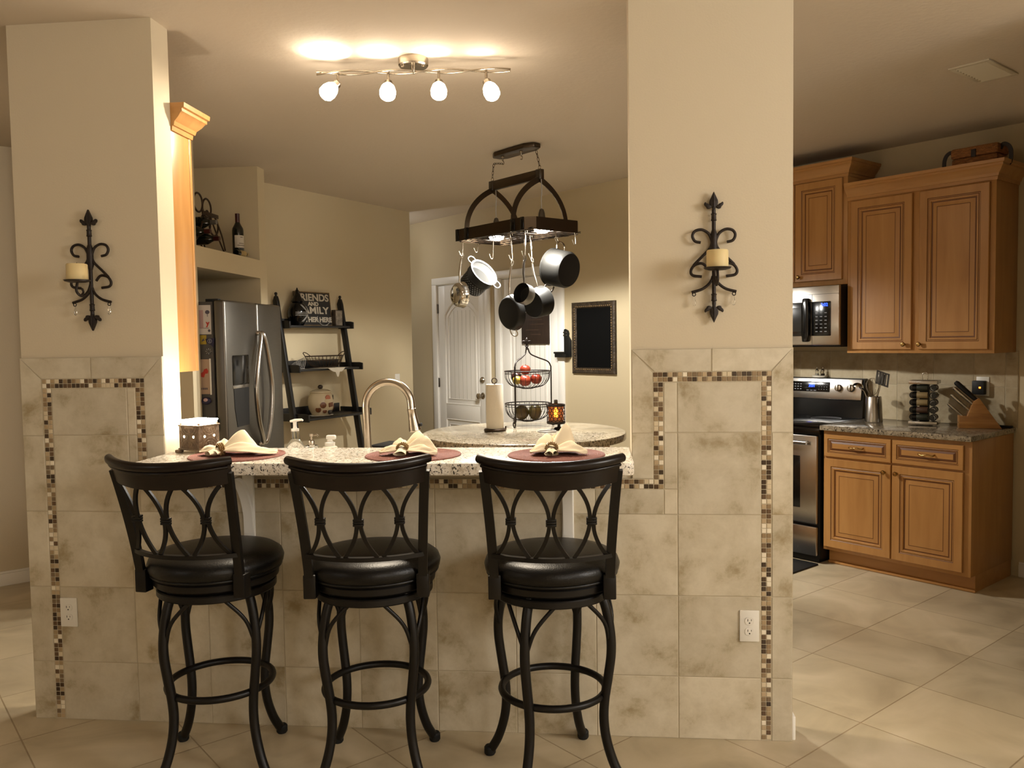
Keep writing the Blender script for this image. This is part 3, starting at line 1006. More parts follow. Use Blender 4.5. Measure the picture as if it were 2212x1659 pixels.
# ---- wax warmer
t = thing('wax_warmer', 'square embossed bronze wax warmer, lit, at the left end of the bar', 'warmer', (-1.558, .045, ZT), math.radians(-20)); t.scale = (.88, .88, 1.04)
h = .0605
b = MB(); b.box(-h, h, -h, h, .016, .104, .004)
b.box(-h - .004, h + .004, -h - .004, h + .004, .010, .018, .003); b.box(-h - .003, h + .003, -h - .003, h + .003, .100, .106, .003)
for sx in (-1, 1):
    for sy in (-1, 1): b.box(sx * h - .014, sx * h + .014, sy * h - .014, sy * h + .014, 0, .012, .004)
b.build('ceramic_body', M['warmer'], t)
b = MB()
for k in range(4):
    Mr = Matrix.Rotation(k * PI / 2, 4, 'Z')
    y = -h - .0004
    for sz in (-1, 1):
        zc = .06 + sz * .052
        a0, a1 = (PI * 1.08, PI * 1.92) if sz > 0 else (PI * .08, PI * .92)
        for rr in (.036, .046): b.tube([Mr @ p for p in arc((0, y, zc), rr, a0, a1, 14, 'xz')], .0016, 6)
        for sx in (-1, 1):
            b.torus((sx * .014, y, .06 + sz * .027), .007, .0014, 14, 5, 'xz', Mr)
    for sx in (-1, 1): b.tube([Mr @ p for p in arc((sx * .058, y, .06), .022, PI * .55 if sx > 0 else -PI * .45, PI * 1.45 if sx > 0 else PI * .45, 12, 'xz')], .0016, 6)
b.build('embossing', M['warmer'], t)
b = MB()
for k in range(4):
    Mr = Matrix.Rotation(k * PI / 2, 4, 'Z')
    for x in (-.028, .028): b.lathe([(0, 0), (.0048, 0), (.0048, .0015), (0, .0015)], 14, Mr @ align((x, -h + .0005, .062), (0, -1, 0)))
b.build('light_holes', M['hole_glow'], t)
b = MB()
def dish(u, v):
    a = u * 2 * PI
    sq = 1 / max(abs(math.cos(a)), abs(math.sin(a)))
    sq = min(sq, 1.32)
    rr = [.0, .04, .046, .062, .0625, .05, .0][int(round(v * 6))]
    z = [.111, .111, .113, .124, .1215, .1085, .107][int(round(v * 6))]
    return Vector((rr * sq * math.cos(a), rr * sq * math.sin(a), z))
b.grid(dish, 48, 6, closed_u=True)
b.build('glowing_dish', M['warm_glow'], t, ang=50)
b = MB()
for sx in (-1, 1):
    for sy in (-1, 1): b.sphere((sx * .052, sy * .052, .109), .006, seg=10, ring=6)
b.build('dish_rests', M['warmer'], t)

# ---- sink counter behind the bar, with faucet and soap
SZ = .915
t = thing('sink_counter', 'lower kitchen counter with the sink, hidden behind the bar wall', 'counter', (-.75, TH + .012, 0))
b = MB(); b.box(-.85, .85, .0, .58, .0, SZ - .03); b.build('cabinet_body', M['maple'], t)
b = MB(); b.box(-.87, .87, .0, .62, SZ - .03, SZ, .004); b.build('granite_top', M['granite'], t)
t = thing('kitchen_faucet', 'tall brushed nickel gooseneck faucet with a pull down spray head', 'faucet', (-.957, .35, SZ))
b = MB(); b.lathe([(0, 0), (.03, 0), (.03, .008), (.026, .012), (.0255, .10), (.021, .122), (.0165, .135), (0, .135)], 32); b.build('faucet_body', M['nickel'], t)
top = .41; R_ = .098
pts = [Vector((-.005, 0, .12)), Vector((-.008, 0, .22)), Vector((-.010, 0, .30))] + [Vector((-.010 + R_ - R_ * math.cos(a), 0, .315 + R_ * math.sin(a))) for a in [k * PI / 16 for k in range(0, 16)]] + [Vector((.188, -.004, .29))]
b = MB(); b.tube(catmull(pts, 3), .0165, 16); b.build('gooseneck', M['nickel'], t, ang=60)
b = MB()
Mx = align((.187, -.004, .30), (.16, 0, -1))
b.lathe([(.0165, 0), (.0185, .002), (.0185, .008), (.0175, .012), (.019, .04), (.0255, .085), (.026, .094), (.022, .098), (0, .098)], 28, Mx)
sh = b.build('spray_head', M['nickel'], t)
b = MB(); b.box(-.007, .007, -.014, .014, -.002, .006, .003, 2, Matrix.Translation((.226, -.006, .232)) @ Matrix.Rotation(math.radians(78), 4, 'Y')); b.build('spray_button', M['black_m'], sh)
b = MB(); b.lathe([(0, 0), (.012, 0), (.012, .03), (.009, .034), (0, .034)], 20, align((.02, 0, .075), (1, 0, .1)))
b.tube([(.048, 0, .078), (.062, -.004, .085), (.072, -.012, .125)], [.007, .006, .005], 10)
b.build('side_lever', M['nickel'], t)
t = thing('soap_dispenser', 'clear round bottle of hand soap with a white pump beside the sink', 'soap', (-1.262, .3, SZ))
b = MB(); b.lathe([(0, 0), (.042, 0), (.046, .006), (.047, .11), (.043, .135), (.03, .162), (.017, .178), (.0155, .215), (0, .215)], 36); b.build('bottle', M['glass'], t)
b = MB(); b.lathe([(0, .004), (.041, .004), (.042, .10), (.0, .10)], 28); b.build('liquid_soap', M['soap'], t)
b = MB(); b.lathe([(0, .212), (.0165, .212), (.0165, .222), (.009, .224), (.0075, .232), (.008, .252), (0, .252)], 24)
b.tube([(-.02, 0, .253), (0, 0, .257), (.03, 0, .260), (.036, 0, .256)], [.0045, .0065, .005, .004], 8)
b.build('pump', M['white_pl'], t)
t = thing('lotion_pump', 'brushed metal pump bottle beside the clear soap bottle', 'soap', (-1.192, .3, SZ))
b = MB(); b.lathe([(0, 0), (.027, 0), (.029, .004), (.029, .14), (.026, .15), (.013, .154), (0, .154)], 28); b.build('bottle', M['glass'], t)
b = MB(); b.lathe([(0, .15), (.0135, .15), (.014, .168), (.0125, .172), (.005, .174), (.005, .188), (.0095, .19), (.0095, .2), (0, .201)], 24)
b.tube([(0, 0, .194), (.024, 0, .196), (.031, 0, .190)], .004, 8); b.build('pump', M['nickel'], t)
t = thing('foam_soap_bottle', 'squat white foam soap pump nearest the faucet', 'soap', (-1.112, .3, SZ))
b = MB(); b.lathe([(0, 0), (.032, 0), (.034, .005), (.034, .13), (.03, .145), (.02, .15), (0, .15)], 28); b.build('bottle', M['soap'], t)
b = MB(); b.lathe([(0, .148), (.021, .148), (.0215, .163), (.012, .167), (.011, .178), (0, .18)], 24)
b.box(-.014, .026, -.011, .011, .176, .194, .005); b.build('pump', M['white_pl'], t)

# ---- iron candle sconces on the two piers
def make_sconce(loc, label, clabel, candle_dx, cy):
    q = .000479
    def c(x, y, d=0.): return Vector(((x - 700) * q, d, (600 - y) * q))
    t = thing('candle_sconce', label, 'sconce', loc, 0, 'wrought iron candle sconces')
    Y0 = -.018
    b = MB(); b.tube([c(700, 250, Y0), c(700, 960, Y0)], .0072, 10); b.lathe([(.0072, -.014), (.0105, -.012), (.009, -.006), (.0085, .006), (.0105, .012), (.0072, .014)], 14, Matrix.Translation(c(700, 305, Y0)))
    b.lathe([(.0072, -.014), (.0105, -.012), (.009, -.006), (.0085, .006), (.0105, .012), (.0072, .014)], 14, Matrix.Translation(c(700, 905, Y0)))
    b.lathe([(.007, .05), (.0125, .03), (.0125, -.03), (.007, -.05)], 12, Matrix.Translation(c(700, 500, Y0)))
    b.build('iron_rod', M['iron'], t, ang=50)
    for up in (1, -1):
        y0 = 200 if up > 0 else 1010
        b = MB()
        def w(x, y): return Vector(((x) * q, 0, (y) * q * up))
        sp = [(0, 86), (14, 55), (30, 20), (32, 0), (26, -18), (12, -34), (12, -52), (-12, -52), (-12, -34), (-26, -18), (-32, 0), (-30, 20), (-14, 55)]
        pt = [(16, -20), (34, -12), (40, -4), (52, -2), (60, 8), (68, 6), (72, -6), (66, -20), (56, -26), (52, -40), (36, -44), (18, -36)]
        o = c(700, y0, Y0)
        def fl(poly): b.prism([(o.x + x * q, o.z + y * q * up) for x, y in poly], Y0 - .007, Y0 + .007, bev=.0025)
        fl(sp); fl(pt); fl([(-x, y) for x, y in pt][::-1])
        b.tube([Vector((o.x, Y0 - .007, o.z + 70 * q * up)), Vector((o.x, Y0 - .0085, o.z - 30 * q * up))], .0022, 6)
        b.build('fleur_finial', M['iron'], t, ang=40)
    up_ = [(797, 492), (840, 480), (858, 440), (838, 405), (790, 396), (745, 420), (722, 460), (716, 500), (735, 545), (790, 600), (835, 645), (850, 662)]
    lo_ = [(745, 690), (775, 655), (805, 648), (848, 664), (871, 705), (855, 737), (790, 747)]
    ar_ = [(708, 745), (718, 775), (742, 808), (790, 842), (865, 864)]
    for sg in (1, -1):
        mx = lambda L: [c(700 + sg * (x - 700), y, Y0) for x, y in L]
        b = MB(); b.tube(catmull(mx(up_), 6), .0052, 8); b.tube(catmull(mx(lo_), 6), .0052, 8); b.build('scroll', M['iron'], t, ang=60)
        b = MB(); b.tube(catmull(mx(ar_), 6), .0052, 8)
        b.torus(c(700 + sg * 148, 880, Y0), .0058, .0018, 16, 6, 'xz'); a_ = b.build('drop_arm', M['iron'], t, ang=60)
        b = MB(); p = c(700 + sg * 146, 930, Y0)
        b.lathe([(0, .018), (.003, .016), (.0035, .008), (.0075, -.006), (.005, -.015), (0, -.018)], 6, Matrix.Translation(p)); b.tube([p + Vector((0, 0, .018)), p + Vector((0, 0, .024))], .0009, 5)
        b.build('crystal_drop', M['crystal'], a_, ang=15)
    b = MB()
    PC = Vector((0, -.105, -.0515))
    b.lathe([(0, -.003), (.03, -.003), (.044, .001), (.048, .006), (.0465, .0065), (.042, .003), (0, .001)], 36, Matrix.Translation(PC)); b.build('drip_plate', M['iron'], t)
    b = MB(); b.tube(catmull([c(700, 700, Y0), Vector((0, -.04, -.085)), Vector((0, -.08, -.105)), Vector((0, -.112, -.088)), PC + Vector((0, 0, -.003))], 6), .005, 8)
    b.tube(catmull([Vector((0, -.085, -.104)), Vector((0, -.07, -.09)), Vector((0, -.078, -.076))], 5), .004, 8)
    b.build('plate_arm', M['iron'], t, ang=60)
    cn = thing('pillar_candle', clabel, 'candle', Vector(loc) + PC + Vector((0, 0, .0015)), 0, 'ivory candles on the sconces')
    b = MB(); b.lathe([(0, 0), (.0365, 0), (.0375, .002), (.0375, .061), (.035, .065), (.028, .064), (0, .060)], 36); b.build('wax', M['candle'], cn)
    b = MB(); b.tube([(0, 0, .06), (.001, 0, .071)], .001, 6); b.build('wick', M['black_m'], cn)
    return t
make_sconce((.433, 0, 1.7855), 'black iron fleur-de-lis candle sconce on the right pier near the cabinets', 'ivory pillar candle on the sconce of the right pier', 0, 0)
make_sconce((-1.944, 0, 1.795), 'black iron fleur-de-lis candle sconce on the left pier above the tile', 'ivory pillar candle on the sconce of the left pier', 0, 0)
# ---------------------------------------------------------------- maple cabinets
PANEL = [(0, 0), (0, -.017), (.003, -.02), (.048, -.02), (.052, -.0165), (.056, -.0165), (.060, -.0185), (.068, -.0185), (.072, -.012), (.076, -.0115), (.080, -.0115), (.104, -.019), (.108, -.019)]
PM = [0, 0, 0, 1, 0, 1, 0, 0, 1, 1, 0, 1, 0]
DRAW = [(0, 0), (0, -.017), (.003, -.02), (.026, -.02), (.029, -.016), (.032, -.016), (.036, -.018), (.041, -.012), (.044, -.012), (.056, -.018), (.058, -.018)]
DM = [0, 0, 0, 1, 0, 1, 0, 1, 1, 0, 0]
def knob(parent, x, y, z):
    b = MB(); b.lathe([(0, 0), (.008, 0), (.0065, .004), (.006, .012), (.0125, .019), (.0145, .025), (.010, .031), (0, .033)], 20, align((x, y, z), (0, -1, 0)))
    return b.build('knob', M['brass'], parent)
def cab_door(parent, x0, x1, z0, z1, y, kx=None, kz=None):
    b = MB(); b.rings_rect(x0, x1, z0, z1, [(d, y + q) for d, q in PANEL], PM)
    d = b.build('door', [M['maple'], M['glaze']], parent, ang=20)
    if kx is not None: knob(d, kx, y - .02, kz)
    return d
# base cabinet with two drawers and two doors
t = thing('base_cabinet', 'honey maple base cabinet with two drawers and two raised-panel doors', 'cabinet', K(-.686, RV - .61), KR)
W = .908; D = .61 - .011
b = MB(); b.box(0, W, 0, D, .102, .882, .0015); b.build('body', M['maple'], t)
b = MB(); b.box(.0, W - .004, .075, D, 0, .102); b.build('toe_kick', M['maple_h'], t)
b = MB(); b.box(.0, W + .004, .058, .075, 0, .019, .006); b.build('shoe_moulding', M['maple_h'], t)
for x0, x1 in ((.012, W / 2 - .004), (W / 2 + .004, W - .04)):
    b = MB(); b.rings_rect(x0, x1, .715, .858, [(d, q) for d, q in DRAW], DM)
    dr = b.build('drawer', [M['maple_h'], M['glaze']], t, ang=20)
    xc = (x0 + x1) / 2
    b = MB(); b.tube(catmull([(xc - .045, -.018, .782), (xc - .04, -.034, .788), (xc - .015, -.042, .783), (xc + .012, -.042, .788), (xc + .04, -.034, .783), (xc + .046, -.018, .789)], 5), .0048, 8)
    b.build('pull_handle', M['brass'], dr, ang=60)
cab_door(t, .012, W / 2 - .004, .125, .702, 0, W / 2 - .04, .655)
cab_door(t, W / 2 + .004, W - .04, .125, .702, 0, W / 2 + .035, .655)
t = thing('granite_countertop', 'reflection-tinted dark speckled granite counter over the maple base cabinet by the range', 'countertop', K(-.692, RV - .01), KR)
b = MB(); b.box(0, .925, -.645, 0, .884, .917, .006); b.build('slab', M['granite_k'], t)
CT = .917
# tall wall cabinet
t = thing('wall_cabinet', 'tall maple wall cabinet with two raised-panel doors and crown, at the right', 'cabinet', K(-.682, RV - .33), KR)
W = .906
b = MB(); b.box(0, W, 0, .328, 1.376, 2.41, .0015); b.build('body', M['maple'], t)
cab_door(t, .03, W / 2 - .022, 1.40, 2.37, 0, W / 2 - .062, 1.432)
cab_door(t, W / 2 + .022, W - .03, 1.40, 2.37, 0, W / 2 + .035, 1.432)
CROWN = [(0, -.03), (.006, -.03), (.008, -.012), (.014, -.01), (.018, .006), (.034, .024), (.044, .04), (.05, .044), (.05, .056), (.058, .06), (.06, .078), (0, .078)]
def crown(parent, path, z):
    b = MB(); b.sweep(path, [(o, z + q) for o, q in CROWN]); return b.build('crown_moulding', M['maple_h'], parent, ang=25)
crown(t, [(0.0, -.0), (W, -.0), (W, .328)], 2.41)
# shorter raised cabinet over the microwave
t = thing('wall_cabinet', 'shorter maple cabinet mounted above the microwave, its crown set higher', 'cabinet', K(-1.444, RV - .33), KR)
W = .760
b = MB(); b.box(0, W, 0, .328, 1.835, 2.575, .0015); b.build('body', M['maple'], t)
cab_door(t, .03, W / 2 - .003, 1.868, 2.54, 0, W / 2 - .04, 1.9)
cab_door(t, W / 2 + .003, W - .03, 1.868, 2.54, 0, W / 2 + .04, 1.9)
crown(t, [(0, .328), (0, 0), (W, 0), (W, .328)], 2.575)
# microwave
t = thing('microwave', 'stainless over-the-range microwave with black window and blue clock', 'microwave', K(-1.443, RV - .43), KR)
W = .757; Z0, Z1 = 1.418, 1.828
b = MB(); b.box(0.004, W - .004, .03, .42, Z0, Z1, .003); b.build('black_case', M['black_m'], t)
b = MB(); b.box(0, W, 0, .03, Z0 + .012, Z1, .006); b.build('stainless_front', M['steel'], t)
b = MB(); b.box(.05, .565, -.004, .002, Z0 + .075, Z1 - .105, .004); w_ = b.build('door_window', M['black'], t)
b = MB(); b.box(.075, .5, -.0045, -.003, Z0 + .105, Z1 - .14, .001); b.build('window_mesh', mat('window_grey', '#20201f', .25), w_)
b = MB(); b.box(.565, .70, -.004, .002, Z0 + .075, Z1 - .105, .004); cp = b.build('control_panel', M['black'], t)
text_mesh('3:02', .03, 'clock_digits', M['blue'], cp, (.655, -.0045, Z1 - .128), (PI / 2, 0, 0))
b = MB()
for r_ in range(6):
    for c_ in range(3): b.box(.59 + c_ * .033, .606 + c_ * .033, -.0045, -.0038, 1.52 + r_ * .025, 1.524 + r_ * .025)
b.build('button_marks', M['icon'], cp)
b = MB(); b.box(0, W, -.0012, .001, Z1 - .056, Z1 - .0545); b.box(.563, .5645, -.0012, .001, Z0 + .012, Z1 - .056); b.build('seam_lines', M['black_m'], t)
b = MB(); x = .525
b.prism([(x - .02, Z1 - .08), (x + .02, Z1 - .08), (x + .028, Z1 - .14), (x + .028, Z0 + .1), (x + .02, Z0 + .035), (x - .02, Z0 + .035), (x - .028, Z0 + .1), (x - .028, Z1 - .14)], -.03, .0, bev=.006)
b.build('door_handle', M['black'], t)
# range
t = thing('stove_range', 'stainless electric range with black glass top and rear control panel', 'range', K(-1.45, RV - .01), KR)
W = .752; F = -.645
b = MB(); b.box(.003, W - .003, F + .03, -.03, .03, .90); b.box(.02, W - .02, F + .05, -.05, 0, .03); b.build('black_body', M['black_m'], t)
b = MB(); b.box(0, W, F + .005, -.07, .897, .919, .005); gt = b.build('glass_cooktop', M['black'], t)
b = MB()
for x_, y_, r_ in ((.2, -.5, .1), (.56, -.5, .085), (.2, -.22, .075), (.56, -.22, .1)): b.torus((x_, y_, .9192), r_, .0008, 40, 4)
b.build('burner_rings', M['icon'], gt)
b = MB(); b.box(.012, W - .012, F, F + .035, .26, .845, .01); od = b.build('oven_door', M['steel'], t)
b = MB(); b.box(.13, W - .13, F - .003, F + .004, .36, .705, .004); b.build('oven_window', M['black'], od)
b = MB(); b.tube([(.06, F - .045, .80), (W - .06, F - .045, .80)], .0125, 14)
for x_ in (.075, W - .075): b.tube([(x_, F - .045, .80), (x_, F + .005, .80)], .009, 10)
b.build('oven_handle', M['steel'], od)
b = MB(); b.box(.0, W, F + .012, F + .04, .85, .896, .004); b.build('front_rail', M['black'], t)
b = MB(); b.box(.012, W - .012, F, F + .035, .05, .245, .01); b.build('storage_drawer', M['steel'], t)
b = MB(); b.prism([(-.085, .917), (-.012, .917), (-.012, 1.192), (-.052, 1.192), (-.074, 1.04)], 0, W, Matrix(((0, 1, 0, 0), (1, 0, 0, 0), (0, 0, 1, 0), (0, 0, 0, 1)))); b.build('backguard', M['black'], t)
tilt = Matrix.Translation((0, -.074, 1.04)) @ Matrix.Rotation(-math.atan2(.022, .152), 4, 'X')
b = MB(); b.box(.004, W - .012, -.012, .002, .0, .148, .005, 2, tilt); pn = b.build('control_face', M['steel'], t)
b = MB(); b.box(.19, .505, -.0135, -.011, .05, .122, .003, 2, tilt); dp = b.build('display_panel', M['black'], pn)
rx = (PI / 2 - math.atan2(.022, .152), 0, 0)
text_mesh('3:01', .03, 'clock_digits', M['blue'], dp, tilt @ Vector((.365, -.0142, .092)), rx)
b = MB()
for r_ in range(3):
    for c_ in range(4):
        b.box(.205 + c_ * .022, .217 + c_ * .022, -.0142, -.0134, .064 + r_ * .018, .069 + r_ * .018, 0, 1, tilt)
        b.box(.42 + c_ * .02, .424 + c_ * .02, -.0142, -.0134, .066 + r_ * .018, .070 + r_ * .018, 0, 1, tilt)
for c_ in range(3): b.box(.325 + c_ * .028, .345 + c_ * .028, -.0142, -.0134, .057, .061, 0, 1, tilt)
b.build('panel_print', M['icon'], dp)
for x_ in (.575, .668, .075, .14):
    b = MB(); b.lathe([(0, 0), (.026, 0), (.025, .014), (.0235, .022), (.02, .024), (0, .024)], 28, tilt @ align((x_, -.012, .082), (0, -1, 0)))
    b.box(x_ - .0065, x_ + .0065, -.047, -.03, .082 - .024, .082 + .024, .003, 2, tilt); b.build('burner_knob', M['nickel'], pn)
t = tag((lambda bb_: bb_.build('floor_mat', M['rubber'], loc=K(-1.08, 2.45), rot=(0, 0, KR)))(MB().box(-.42, .39, -.28, .28, 0.0005, .011, .004)), 'black rectangular kitchen mat on the floor before the range', 'mat')

# small things on the range top and counter
bz = 1.1925
t = thing('shaker_tray', 'small white oval tray on top of the range backguard', 'tray', K(-1.045, RV - .045, bz), KR)
b = MB(); b.lathe([(0, 0), (.05, 0), (.055, .004), (.058, .013), (.054, .0135), (.05, .006), (0, .005)], 36, Matrix.Diagonal((1, .55, 1, 1))); b.build('dish', M['ceramic'], t)
def shaker(u, fill, lab):
    t = thing('glass_shaker', lab, 'shaker', K(u, RV - .045, bz + .006), KR, 'shakers on the range')
    b = MB(); b.lathe([(0, 0), (.014, 0), (.0145, .003), (.012, .03), (.009, .04), (0, .04)], 20); b.build('glass_body', M['glass'], t)
    b = MB(); b.lathe([(0, .002), (.0125, .002), (.0115, .022), (0, .022)], 16); b.build('contents', fill, t)
    b = MB(); b.lathe([(.0095, .039), (.0125, .041), (.0115, .047), (.005, .053), (.0035, .058), (.005, .064), (.0028, .071), (0, .073)], 16); b.build('cap', M['chrome'], t)
shaker(-1.068, M['salt'], 'glass shaker filled with white salt on the range tray')
shaker(-1.022, M['pepper'], 'glass shaker half full of dark pepper on the range tray')

# utensil crock and utensils
cu, cv = -.548, 3.16
t = thing('utensil_crock', 'tall tapered stainless crock of cooking utensils beside the range', 'crock', K(cu, cv, CT), KR)
b = MB(); b.lathe([(0, 0), (.055, 0), (.057, .003), (.0485, .165), (.0465, .168), (.0455, .165), (.053, .006), (0, .006)], 40); b.build('crock_body', M['steel'], t)
base = K(cu, cv, CT)
t = thing('soup_ladle', 'steel ladle leaning left out of the utensil crock', 'utensil', base, KR, 'utensils in the crock')
b = MB(); b.tube([(.01, 0, .02), (-.058, -.015, .2), (-.088, -.02, .225)], .004, 8); b.build('handle', M['chrome'], t)
b = MB(); b.lathe([(.036 * math.cos(a), .03 * math.sin(a)) for a in [k * PI / 16 for k in range(0, 9)]] + [(.0345 * math.cos(a), .0285 * math.sin(a)) for a in [k * PI / 16 for k in range(8, -1, -1)]], 28, align((-.1, -.022, .228), (.15, .1, 1)), cap=False); b.build('bowl', M['chrome'], t, ang=60)
t = thing('wire_whisk', 'balloon wire whisk standing in the utensil crock', 'utensil', base, KR, 'utensils in the crock')
b = MB(); b.tube([(0, .015, .02), (-.012, .01, .17)], .005, 8); b.build('handle', M['chrome'], t)
b = MB()
for k in range(6):
    a = k * PI / 6; d = Vector((math.cos(a), math.sin(a), 0)); ax = Vector((-.03, .0, 1)).normalized(); o = Vector((-.012, .01, .165))
    b.tube(catmull([o, o + ax * .04 + d * .034, o + ax * .085 + d * .042, o + ax * .118 + d * .02, o + ax * .124, o + ax * .118 - d * .02, o + ax * .085 - d * .042, o + ax * .04 - d * .034, o], 4), .0009, 5)
b.build('wire_loops', M['chrome'], t, ang=80)
t = thing('slotted_turner', 'wide slotted steel turner leaning right in the utensil crock', 'utensil', base, KR, 'utensils in the crock')
b = MB(); b.tube([(-.01, 0, .02), (.03, -.01, .17), (.055, -.02, .25)], .0045, 8); b.build('handle', M['chrome'], t)
b = MB(); Mt = Matrix.Translation((.072, -.028, .29)) @ Matrix.Rotation(.3, 4, 'Y') @ Matrix.Rotation(.35, 4, 'X')
for k in range(5): b.box(-.046 + k * .0195, -.032 + k * .0195, -.001, .001, -.045, .045, .0008, 1, Mt)
b.box(-.046, .046, -.001, .001, .038, .05, .0008, 1, Mt); b.box(-.046, .046, -.001, .001, -.052, -.04, .0008, 1, Mt); b.build('slotted_blade', M['gunmetal'], t)
t = thing('serving_spoon', 'dark deep serving spoon at the back of the utensil crock', 'utensil', base, KR, 'utensils in the crock')
b = MB(); b.tube([(0, .01, .02), (.015, .02, .2), (.03, .02, .24)], .004, 8); b.build('handle', M['chrome'], t)
b = MB(); b.sphere((.038, .018, .285), .034, (1, .35, 1.25), 20, 10); b.build('spoon_bowl', M['gunmetal'], t)

# revolving spice rack
ru, rv = -.232, 3.195
RO = .28
t = thing('spice_rack', 'two-sided revolving spice rack with square steel plates and carrying ring', 'spice rack', K(ru, rv, CT), KR + RO)
hS = .082
b = MB(); b.box(-hS, hS, -hS, hS, .004, .026, .002); b.build('base_plate', M['steel'], t)
b = MB(); b.box(-hS, hS, -hS, hS, .262, .284, .002); b.build('top_plate', M['steel'], t)
b = MB(); b.box(-.026, .026, -.026, .026, .026, .262); b.lathe([(0, 0), (.05, 0), (.05, .004), (0, .004)], 24)
b.build('core', M['black_m'], t)
b = MB(); b.tube(catmull([(-.012, 0, .283), (-.016, 0, .31), (-.010, 0, .328), (.006, 0, .334), (.016, 0, .322), (.016, 0, .302), (.012, 0, .283)], 5), .0035, 8); b.build('carry_ring', M['chrome'], t, ang=60)
def make_jar(fill):
    t = thing('spice_jar', 'j', 'jar', (0, 0, 0), 0, 'spice jars in the rack')
    b = MB(); b.lathe([(0, 0), (.0195, 0), (.0205, .002), (.0205, .06), (.018, .066), (0, .066)], 20); b.build('glass_jar', M[fill], t)
    b = MB(); b.lathe([(0, .064), (.0205, .064), (.0212, .067), (.0212, .086), (.019, .0885), (0, .0885)], 20)
    cp = b.build('lid', M['black'], t)
    b = MB(); b.prism([(.0145 * math.cos(a), .0145 * math.sin(a)) for a in [k * PI / 10 for k in range(-4, 5)]] + [(.004 + .006 * math.cos(a), .0125 * math.sin(a)) for a in [k * PI / 10 for k in range(4, -5, -1)]], .0884, .0892, axis='z')
    b.build('lid_highlight', M['alu'], cp)  # crescent highlight modelled as a bright patch on the lid
    return t
protoj = {f: make_jar(f) for f in ('spice_a', 'spice_b', 'spice_c')}
usedj = set()
rowname = ['bottom', 'second', 'third', 'fourth', 'top']
def put_jar(lx, ly, lz, axis, roll, fill, lab):
    if fill in usedj: o = copy_tree(protoj[fill])
    else: o = protoj[fill]; usedj.add(fill)
    Mw = Matrix.Translation(K(ru, rv, CT)) @ Matrix.Rotation(KR + RO, 4, 'Z') @ align((lx, ly, lz), axis) @ Matrix.Rotation(roll, 4, 'Z')
    o.matrix_world = Mw; o['label'] = lab
for r_ in range(5):
    z = .052 + r_ * .0465
    put_jar(.027, -.058, z, (-1, 0, 0), .4 * r_, ['spice_a', 'spice_c', 'spice_b', 'spice_b', 'spice_a'][r_], f'spice jar lying sideways in the {rowname[r_]} row of the rack, lid to the left')
    put_jar(.0585, .012, z, (0, -1, 0), .9 * r_ + .3, ['spice_c', 'spice_a'][r_ % 2], f'spice jar with black lid facing out in the {rowname[r_]} row of the rack')
    put_jar(-.0585, .012 + .01, z, (0, -1, 0), .2, 'spice_a', f'spice jar at the far side of the rack in the {rowname[r_]} row')

# knife block with knives
t = thing('knife_block', 'slanted beech knife block full of steel-handled knives', 'knife block', K(.045, 3.19, CT), KR + .5)
b = MB(); b.prism([(.165, 0), (.03, 0), (-.065, 0), (-.065, .075), (-.022, .075), (.012, .165), (.042, .185)], -.045, .045, bev=.003)
b.build('block', M['block'], t)
b = MB(); b.box(-.0662, -.0648, -.016, .016, .03, .036); b.build('maker_mark', M['cookie2'], t)
kd = Vector((-.72, 0, .69)).normalized()
bl = K(.045, 3.19, CT)
def knife(px, py, pz, L, r_, m_, lab, first=[None]):
    t = thing('kitchen_knife', lab, 'knife', bl, KR + .5, 'knives in the block')
    o = Vector((px, py, pz))
    b = MB(); b.tube([o - kd * .012, o + kd * .01, o + kd * L * .5, o + kd * (L - .012), o + kd * L], [r_ * .75, r_ * .9, r_ * 1.05, r_ * 1.1, r_ * .7], 10); h_ = b.build('handle', m_, t, ang=50)
    b = MB(); b.box(-.0012, .0012, -r_ * .9, r_ * .9, -.05, 0, 0, 1, align(o, kd, (0, 1, 0))); b.build('blade', M['chrome'], t)
rn = ['front row of the block, nearest the spice rack', 'front row of the block, second along', 'front row of the block, third along', 'front row of the block, nearest the viewer']
for k in range(4): knife(-.045, .033 - .022 * k, .073, .105, .0082, M['chrome'], 'short steel-handled steak knife in the lower ' + rn[k])
rn = ['behind', 'in the middle', 'at the viewer side']
for k in range(3): knife(-.010, .03 - .028 * k, .11, .13, .0095, M['chrome'], f'steel-handled knife halfway up the block, {rn[k]}')
for k in range(3): knife(.006, .03 - .03 * k, .15, .135, .010, M['chrome'], f'long steel-handled knife in the upper row of the block, {rn[k]}')
knife(.026, -.02, .175, .155, .015, M['black_m'], 'thick black-handled sharpener sticking up highest from the knife block')
t = thing('charging_cable', 'small black adapter lying on the counter beside the knife block', 'adapter', K(.195, 3.335, CT), KR + .1)
b = MB(); b.box(-.036, .036, -.012, .012, 0, .013, .004); b.build('adapter_body', M['rubber'], t)

# picnic basket on top of the tall cabinet
t = thing('picnic_basket', 'tan woven picnic basket with dark loop handles on top of the tall cabinet', 'basket', K(.093, 3.13, 2.411), KR)
b = MB(); b.box(-.128, .128, -.06, .10, 0, .125, .012, 2); b.build('woven_body', M['wicker'], t)
b = MB(); b.box(-.132, .132, -.064, .104, .125, .185, .012, 2); b.build('woven_lid', M['wicker'], t)
b = MB(); b.box(-.014, .014, -.07, -.062, .12, .165, .003); b.build('clasp', M['strap'], t)
for sg in (-1, 1):
    b = MB(); b.tube(catmull([(sg * .128, -.02, .15), (sg * .145, -.02, .175), (sg * .172, -.02, .16), (sg * .185, -.02, .12), (sg * .178, -.02, .06), (sg * .13, -.02, .04)], 6), 0, flat=(.022, .006), up=(0, 1, 0)); b.build('loop_handle', M['strap'], t)

